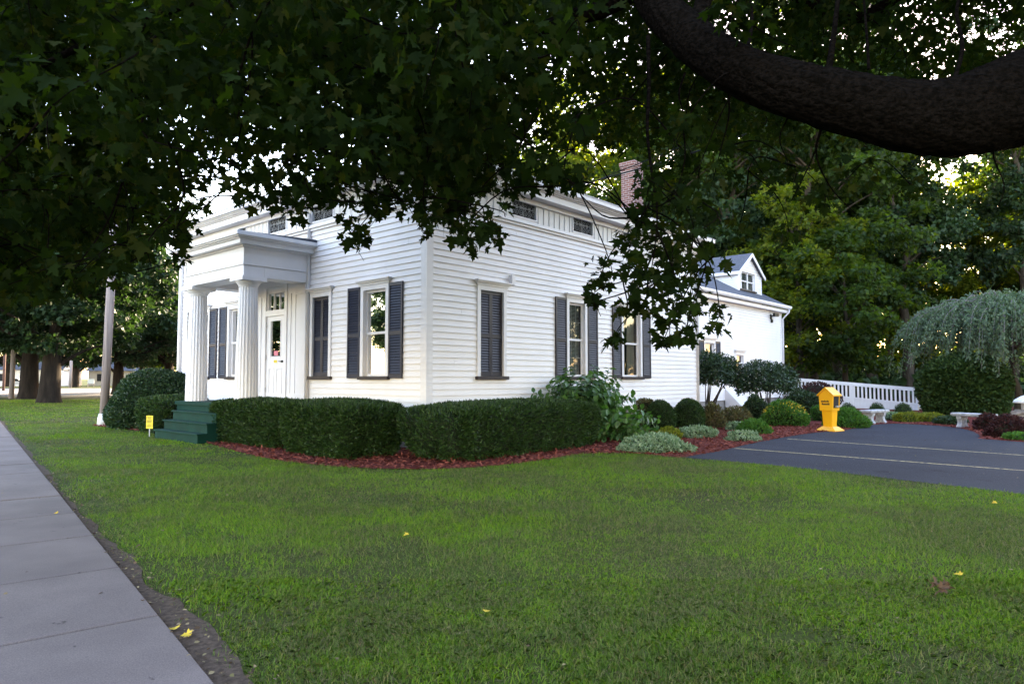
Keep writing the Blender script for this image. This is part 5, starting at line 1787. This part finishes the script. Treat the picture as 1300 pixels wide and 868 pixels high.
def mound(name, px, py, wpx, hpx, leaf, mat, n, label, cat='plant', tv=OVAL_V, tf=OVAL_F, group=None, dep=0.8, core=True, up=0.5, fuzz=0.06, bmp=0.10, back=True):
    x, y = gnd(px, py)
    rx = wpx / 2 * y / FPX
    h = hpx * y / FPX
    return shell_shrub(name, dome_shape(rx, rx * dep, h, bmp, px * 0.7, -0.25 if h < rx else -0.5), n, leaf, mat, label, cat, (x * (1 + (rx * dep if back else 0) / y), y + (rx * dep if back else 0)), 0, tv, tf, core, group, up, fuzz, 0.9)
mound('ground_cover_plant', 832, 576, 82, 19, 0.055, M['varie'], 5000, 'pale green and white spreading ground cover at the lawn corner', bmp=0.16)
mound('ground_cover_plant', 849, 559, 28, 14, 0.06, M['lime'], 1600, 'small yellow green mound in front of the round shrubs')
mound('ground_cover_plant', 884, 557, 44, 14, 0.06, M['varie'], 2400, 'low variegated tuft in front of the second round shrub', bmp=0.16)
mound('ground_cover_plant', 944, 561, 44, 11, 0.05, M['varie'], 2200, 'flat pale variegated patch nearest the asphalt', bmp=0.18)
mound('ground_cover_plant', 957, 552, 38, 16, 0.07, M['midgreen'], 2000, 'bright green low mound in the mulch before the yellow flowers')
mound('ground_cover_plant', 936, 547, 26, 10, 0.06, M['varie'], 1200, 'small pale plant just left of the bright green mound')
mound('shrub', 905, 544, 28, 30, 0.07, M['bronze'], 1900, 'loose bronze green shrub at the rear house corner', 'shrub', up=0.9, fuzz=0.12, core=False)
mound('shrub', 935, 543, 40, 24, 0.07, M['bronze'], 2200, 'loose bronze shrub before the cellar hatch', 'shrub', up=0.9, fuzz=0.12, core=False)
mound('shrub', 960, 538, 34, 34, 0.07, M['holly'], 3000, 'dark green bush left of the yellow flowering bush', 'shrub')
yf = mound('flowering_bush', 997, 542, 62, 30, 0.07, M['midgreen'], 5000, 'golden flowering bush before the umbrella shrubs', 'bush')
x, y = gnd(997, 542)
u = rand_dir(900); u = u[u[:, 2] > 0.35]
P = u * np.array([0.68, 0.55, 0.56]) * 1.04 + np.array([0, 0, 0.15])
V, F = leaves(P, unit(u + 0.7 * rng.normal(size=u.shape)), unit(u + 0.5 * rng.normal(size=u.shape)), 0.06 * rng.uniform(0.6, 1.3, len(P)), OVAL_V, OVAL_F)
tag(np_mesh('flowers', V, F, M['goldtip'], yf), kind='stuff')
mound('shrub', 1022, 532, 56, 34, 0.08, M['holly'], 4500, 'dark spreading bush between the golden bush and newspaper box', 'shrub')
mound('barberry_bush', 1038, 520, 52, 33, 0.07, M['barberry'], 4000, 'dark purple barberry behind the newspaper box', 'bush')
mound('shrub', 1045, 535, 26, 22, 0.06, M['midgreen'], 1600, 'pale green low plant left of the newspaper box pedestal', 'shrub')
mound('juniper_bush', 1074, 544, 48, 22, 0.07, M['midgreen'], 4200, 'low spreading green juniper right of the newspaper box', 'bush', bmp=0.14)
DG = 'small domed shrubs along the ramp skirt'
for px, lab in ((1077, 'small dark domed shrub above the juniper by the railing'), (1114, 'small dark domed shrub above the first stone bench'), (1147, 'small dark domed shrub near the lower end of the railing')):
    mound('domed_shrub', px, 529, 21, 16, 0.05, M['hedge'], 2200, lab, 'shrub', NEED_V, NEED_F, DG)
mound('ground_cover_plant', 1132, 534, 30, 9, 0.06, M['varie'], 1500, 'pale grey green ground cover right of the first bench')
LG = 'lime mounds along the asphalt edge'
mound('ground_cover_plant', 1152, 536, 32, 12, 0.06, M['lime'], 1800, 'lime green mound, left of the pair before the weeping tree', group=LG)
mound('ground_cover_plant', 1180, 536, 32, 11, 0.06, M['lime'], 1800, 'lime green mound directly before the dark rounded evergreen', group=LG)
mound('ground_cover_plant', 1207, 540, 36, 11, 0.06, M['holly'], 1800, 'dark low ground cover left of the second stone bench')
mound('barberry_bush', 1284, 557, 58, 26, 0.06, M['barberry'], 4200, 'dark purple barberry at the right beside the second bench', 'bush')
mound('barberry_bush', 1256, 547, 34, 20, 0.06, M['barberry'], 2600, 'low dark barberry tucked beside the second stone bench', 'bush')
mound('ground_cover_plant', 1296, 560, 34, 9, 0.06, M['midgreen'], 1500, 'bright green tuft on the mulch before the right barberry')
# rocks and a low stone lantern at the right edge
x, y = gnd(1318, 548)
ro = empty('stone_lantern', (x + 0.1, y + 0.6, 0), 0.3, 'stacked tan stones with a white cap at the right edge', 'garden ornament')
def rock(m, c, r, seed):
    rs = np.random.default_rng(seed)
    vs, fs = [], []
    k, q = 10, 7
    for i in range(q):
        ph = -math.pi / 2 + math.pi * i / (q - 1)
        for j in range(k):
            th = 2 * math.pi * j / k
            w = 1 + rs.uniform(-0.13, 0.13)
            sg = lambda v: math.copysign(abs(v) ** 0.6, v)
            vs.append((c[0] + r[0] * sg(math.cos(th)) * math.cos(ph) ** 0.5 * w if abs(ph) < 1.5 else c[0], c[1] + r[1] * sg(math.sin(th)) * max(0, math.cos(ph)) ** 0.5 * w if abs(ph) < 1.5 else c[1], c[2] + r[2] * math.sin(ph) * (1 if abs(ph) > 1.5 else w)))
    for i in range(q - 1):
        for j in range(k):
            fs.append((i * k + j, i * k + (j + 1) % k, (i + 1) * k + (j + 1) % k, (i + 1) * k + j))
    m.add(vs, fs)
for i, (c, r) in enumerate((((-0.05, 0, 0.16), (0.42, 0.35, 0.17)), ((0.1, 0.05, 0.45), (0.30, 0.28, 0.13)), ((0.45, 0.1, 0.2), (0.3, 0.3, 0.2)))):
    m = MB(); rock(m, c, r, i); m.build('stone', M['rock'], ro)
m = MB()
m.lathe([(0.10, 0.56), (0.10, 0.74), (0.30, 0.76), (0.26, 0.84), (0.12, 0.93), (0.03, 0.97)], 0.12, 0.05, 16)
m.build('cap', M['polebase'], ro)

# rounded evergreen and weeping tree at the right
x, y = gnd(1225, 528)
x, y = x * (1 + 1.2 / y) - 0.1, y
shell_shrub('arborvitae', dome_shape(1.6, 1.4, 2.45, 0.05, 3, -0.55), 32000, 0.13, M['arbor'], 'dark rounded evergreen under the weeping tree', 'shrub', (x + 0.1, y + 1.2), 0, QUAD_V, QUAD_F, True, None, 0.3, 0.10, 0.8)
wx, wy = at(1290, 480, 28.5).x, 28.5
wt = empty('weeping_tree', (wx, wy, 0), 0, 'low umbrella shaped weeping tree with grey green hanging fronds', 'tree')
m = MB()
m.tube(smooth_line([(0.0, 0, -0.1), (0.1, 0, 0.8), (-0.1, 0.1, 1.8), (0.0, 0, 2.8)], 5), list(np.linspace(0.17, 0.10, 16)), 10)
wstem = MB()
P, D, Nn = [], [], []
WC = [(rng.uniform(0, 2 * math.pi), rng.uniform(-0.30, 0.30), rng.uniform(-0.35, 0.25), rng.uniform(0.55, 1.25)) for _ in range(42)]
for i in range(470):
    wc = WC[i % 42]
    an = wc[0] + rng.normal(0, 0.16)
    R_ = 3.95 * math.sqrt(rng.uniform(0.03, 1)) * (1 + 0.08 * math.sin(3 * an)) + wc[1]
    R_ = max(0.4, R_)
    top = wc[2] * 0.8 + 3.25 + 1.45 * math.sqrt(max(0, 1 - (R_ / 4.7) ** 2)) + rng.uniform(-0.15, 0.12)
    drop = rng.uniform(1.3, 2.7) * wc[3] if R_ > 1.2 else rng.uniform(0.6, 1.3)
    e1 = np.array([R_ * 0.6 * math.cos(an), R_ * 0.6 * math.sin(an), top + 0.10])
    e2 = np.array([R_ * 0.95 * math.cos(an), R_ * 0.95 * math.sin(an), top - 0.25])
    e3 = np.array([R_ * 1.08 * math.cos(an), R_ * 1.08 * math.sin(an), max(1.45, top - drop)])
    pts = smooth_line([(0, 0, 2.7), tuple(e1), tuple(e2), tuple(e3)], 8)
    wstem.tube(pts, list(np.linspace(0.03 if i % 4 == 0 else 0.014, 0.004, len(pts))), 4, True, False)
    A = np.array(pts)
    for t in rng.uniform(0.35, 1.0, 105) ** 0.8:
        k = t * (len(A) - 1)
        k0 = min(int(k), len(A) - 2)
        q = A[k0] + (A[k0 + 1] - A[k0]) * (k - k0)
        P.append(q + rng.normal(0, 0.07, 3))
        D.append(np.array([0, 0, -0.9]) + 0.6 * rng.normal(size=3))
        Nn.append(rng.normal(size=3) + np.array([math.cos(an), math.sin(an), 0.4]))
m.build('trunk', M['bark_far'], wt)
wstem.build('branches', M['graystem'], wt, fix=False)
V, F = leaves(np.array(P), np.array(D), unit(np.array(Nn)), 0.135 * rng.uniform(0.6, 1.4, len(P)), OVAL_V * np.array([0.75, 1, 1]), OVAL_F)
np_mesh('crown', V, F, M['weeping'], wt)

# ------------------------------------------------------------------ MULCH CHIPS, GRASS, FALLEN LEAVES
n = 42000
X, Y = rng.uniform(-13, 14, n * 3), rng.uniform(10.5, 22, n * 3)
foot = [hw(0, 0)[:2], hw(LA, 0)[:2], hw(LA, LB)[:2], hw(0, LB)[:2]]
ok = inside(bed, X, Y) & ~inside(foot, X, Y)
X, Y = X[ok][:n], Y[ok][:n]
P = np.column_stack([X, Y, rng.uniform(0.012, 0.035, len(X))])
D = rng.normal(size=P.shape) * np.array([1, 1, 0.22])
Nn = unit(np.array([0, 0, 1.0]) + 0.45 * rng.normal(size=P.shape))
CH_V = np.array([(-.16, 0, 0), (.16, .05, 0), (.13, 1, 0), (-.15, .93, 0)])
V, F = leaves(P, D, Nn, rng.uniform(0.03, 0.09, len(P)), CH_V, [[0, 1, 2, 3]])
tag(np_mesh('mulch_chips', V, F, M['chips']), 'red wood mulch chips covering the planting bed', 'mulch', kind='stuff')

def grass(dens, dmin, dmax, name_parts):
    pass
parts = []
thatch = []
bands = [(1.9, 3.2, 17000, 0.0026), (3.2, 5.0, 11500, 0.0031), (5.0, 8.0, 6000, 0.0044), (8.0, 13.0, 2700, 0.0070), (13.0, 22.0, 1000, 0.0125), (22, 46, 200, 0.026)]
for d0, d1, den, bw in bands:
    xr = d1 * 0.95
    n = int((d1 - d0) * 2 * xr * den)
    X, Y = rng.uniform(-xr, xr, n), rng.uniform(d0, d1, n)
    ok = (np.abs(X) < Y * 0.92 + 0.6)
    jx, jy = X + rng.normal(0, 0.035, n), Y + rng.normal(0, 0.035, n)
    ok &= ~inside(bed, jx, jy) & ~inside(drive, jx, jy)
    rel = (X - SE[0]) * SN[0] + (Y - SE[1]) * SN[1]
    tt = (X - SE[0]) * SD[0] + (Y - SE[1]) * SD[1]
    edge = np.interp(tt, ts, -((jag_np - SE) @ SN)) 
    gap = -rel - edge
    ok &= (gap > 0) | ((rel < 0.012) & (rng.random(n) < 0.7 * np.clip(vnoise(X + 3, Y + 8, 6.0) - 0.25, 0, 1)))
    ok &= rng.random(n) < np.clip(0.22 + gap * 2.2 + 0.5 * (vnoise(X, Y, 4.0) - 0.5), 0.05, 1)
    pat = 0.55 * vnoise(X, Y, 0.9) + 0.30 * vnoise(X + 31, Y - 7, 2.6) + 0.15 * vnoise(X, Y + 50, 7.0)
    keep = np.clip((pat - 0.24) * 5.0, 0.34, 1.0)
    bare = np.exp(-(((X - 1.62) / 0.42) ** 2 + ((Y - 3.9) / 0.22) ** 2)) + 0.8 * np.exp(-(((X + 0.05) / 0.5) ** 2 + ((Y - 4.9) / 0.3) ** 2)) + 0.7 * np.exp(-(((X + 0.6) / 0.4) ** 2 + ((Y - 3.1) / 0.2) ** 2)) + 0.7 * np.exp(-(((X - 2.3) / 0.8) ** 2 + ((Y - 8.6) / 0.5) ** 2))
    keep *= np.clip(1 - 0.9 * bare, 0.05, 1)
    ok &= rng.random(n) < keep
    ok &= ~((Y > 48) | ((Y > 20) & (X > -9)))
    X, Y, pat = X[ok], Y[ok], pat[ok]
    n = len(X)
    tall = 0.7 + 0.9 * np.clip(vnoise(X + 9, Y + 4, 0.7), 0, 1)
    S = rng.uniform(0.022, 0.050, n) * tall * (1.0 if d1 < 13 else 1.1)
    lean = rng.normal(0, 0.45, (n, 2)) + 0.5 * np.column_stack([vnoise(X, Y, 1.7) - 0.5, vnoise(X + 40, Y, 1.7) - 0.5])
    D = unit(np.column_stack([lean, np.full(n, 1.0)]))
    an = rng.uniform(0, 2 * np.pi, n)
    Wd = np.column_stack([np.cos(an), np.sin(an), np.zeros(n)]) * (bw * rng.uniform(0.6, 1.2, n))[:, None] / 2
    P = np.column_stack([X, Y, np.full(n, -0.002)])
    mid = P + D * (S * 0.55)[:, None]
    tip = P + unit(D + np.column_stack([lean * 0.8, np.full(n, -0.15)])) * S[:, None]
    if d1 <= 5:
        V = np.stack([P - Wd, P + Wd, mid + Wd * 0.8, tip, mid - Wd * 0.8], 1).reshape(-1, 3)
        k_ = 5
    else:
        V = np.stack([P - Wd * 1.2, P + Wd * 1.2, tip], 1).reshape(-1, 3)
        k_ = 3
    base = (np.arange(n) * k_)[:, None]
    parts.append((V, [base + np.arange(k_)[None, :]]))
    # dead thatch lying between the blades
    if d1 <= 13:
        m_ = int(n * 0.17)
        pick = rng.integers(0, n, m_)
        Pt = P[pick] + np.column_stack([rng.normal(0, 0.06, (m_, 2)), rng.uniform(0.004, 0.016, m_)])
        a2 = rng.uniform(0, 2 * np.pi, m_)
        Dt = np.column_stack([np.cos(a2), np.sin(a2), rng.normal(0.1, 0.15, m_)]) * rng.uniform(0.02, 0.055, m_)[:, None]
        Wt = np.column_stack([-np.sin(a2), np.cos(a2), np.zeros(m_)]) * bw * 0.45
        thatch.append((np.stack([Pt - Wt, Pt + Wt, Pt + Dt], 1).reshape(-1, 3), [(np.arange(m_) * 3)[:, None] + np.arange(3)[None, :]]))
V, F = merge(parts)
tag(np_mesh('grass', V, F, M['grass']), 'short green mown grass covering the front lawn', 'grass', kind='stuff')
V, F = merge(thatch)
tag(np_mesh('dead_grass', V, F, leaf_mat('dead_grass', [(0.10, 0.075, 0.04), (0.18, 0.14, 0.08), (0.13, 0.12, 0.05), (0.26, 0.20, 0.12)], 0, rough=0.9, spec=0.1)), 'brown dead thatch lying between the grass blades', 'dead grass', kind='stuff')

def fallen(px, py, size, mat, label, group='fallen leaves on the lawn', z=0.035):
    x, y = gnd(px, py)
    V, F = leaves(np.array([[0, 0, 0.0]]), np.array([[math.cos(px), math.sin(px), 0.1]]), unit(np.array([[0.25 * math.sin(px * 3), -0.35, 1.0]])), np.array([size]), MAPLE_V * np.array([1, 1, 2.2]), MAPLE_F)
    o = np_mesh('fallen_leaf', V, F, mat)
    o.location = (x, y, z)
    return tag(o, label, 'leaf', group)
fallen(519, 683, 0.06, M['fall_y'], 'yellow fallen leaf on the grass left of centre')
fallen(617, 784, 0.05, M['fall_y'], 'yellow fallen leaf nearest the bottom of the lawn')
fallen(1221, 736, 0.062, M['fall_y'], 'yellow fallen leaf beside the dry brown leaf')
fallen(1266, 642, 0.06, M['fall_y'], 'yellow fallen leaf just below the driveway edge')
fallen(72, 655, 0.05, M['fall_y'], 'pale yellow leaf at the sidewalk edge', z=0.03)
fallen(222, 803, 0.06, M['fall_y'], 'small yellow leaf on the soil by the sidewalk', z=0.02)
fallen(242, 810, 0.06, M['fall_y'], 'yellow leaf on the soil strip, the one nearer the grass', z=0.02)
fallen(187, 767, 0.06, M['fall_b'], 'brown leaf on the soil strip by the second slab joint', z=0.02)
n = 700
X, Y = rng.uniform(-9, 9, n), rng.uniform(2.3, 12, n)
rel = (X - SE[0]) * SN[0] + (Y - SE[1]) * SN[1]
ok = ~inside(bed, X, Y) & ~inside(drive, X, Y) & ((rel < -0.02) | (rng.random(n) < 0.5))
X, Y, rel = X[ok], Y[ok], rel[ok]
tt = rng.uniform(-2, 9, 520)          # more of it caught along the edge of the slabs
E_ = SE[None, :] + SD[None, :] * tt[:, None] - SN[None, :] * np.abs(rng.normal(0.05, 0.10, 520))[:, None]
dx_, dy_ = rng.uniform(3, 16, 500), rng.uniform(7, 20, 500)
od = inside(drive, dx_, dy_)
X, Y, rel = np.concatenate([X, E_[:, 0], dx_[od]]), np.concatenate([Y, E_[:, 1], dy_[od]]), np.concatenate([rel, np.full(520 + int(od.sum()), -0.03)])
P = np.column_stack([X, Y, np.where(rel > -0.02, 0.036, rng.uniform(0.012, 0.045, len(X)))])
D = rng.normal(size=P.shape) * np.array([1, 1, 0.15])
V, F = leaves(P, D, unit(np.array([0, 0, 1.0]) + 0.3 * rng.normal(size=P.shape)), rng.uniform(0.012, 0.038, len(P)), OVAL_V * np.array([1.2, 1, 1]), OVAL_F)
tag(np_mesh('leaf_litter', V, F, leaf_mat('leaf_litter', [(0.05, 0.035, 0.025), (0.12, 0.08, 0.05), (0.08, 0.06, 0.04), (0.28, 0.22, 0.13), (0.10, 0.09, 0.04)], 0, rough=0.9, spec=0.1)), 'small dry leaf scraps scattered over lawn and sidewalk', 'leaf litter', kind='stuff')
x, y = gnd(1194, 757)
V, F = leaves(np.zeros((5, 3)) + rng.normal(0, 0.02, (5, 3)), rand_dir(5) * np.array([1, 1, 0.4]), unit(rand_dir(5) + np.array([0, 0, 0.6])), np.array([0.075, 0.07, 0.06, 0.055, 0.07]), MAPLE_V * np.array([1, 1, 7.0]), MAPLE_F)
o = np_mesh('dry_leaf_cluster', V, F, M['fall_b'])
o.location = (x, y, 0.055)
tag(o, 'curled dry brown leaf cluster on the right of the lawn', 'leaf')
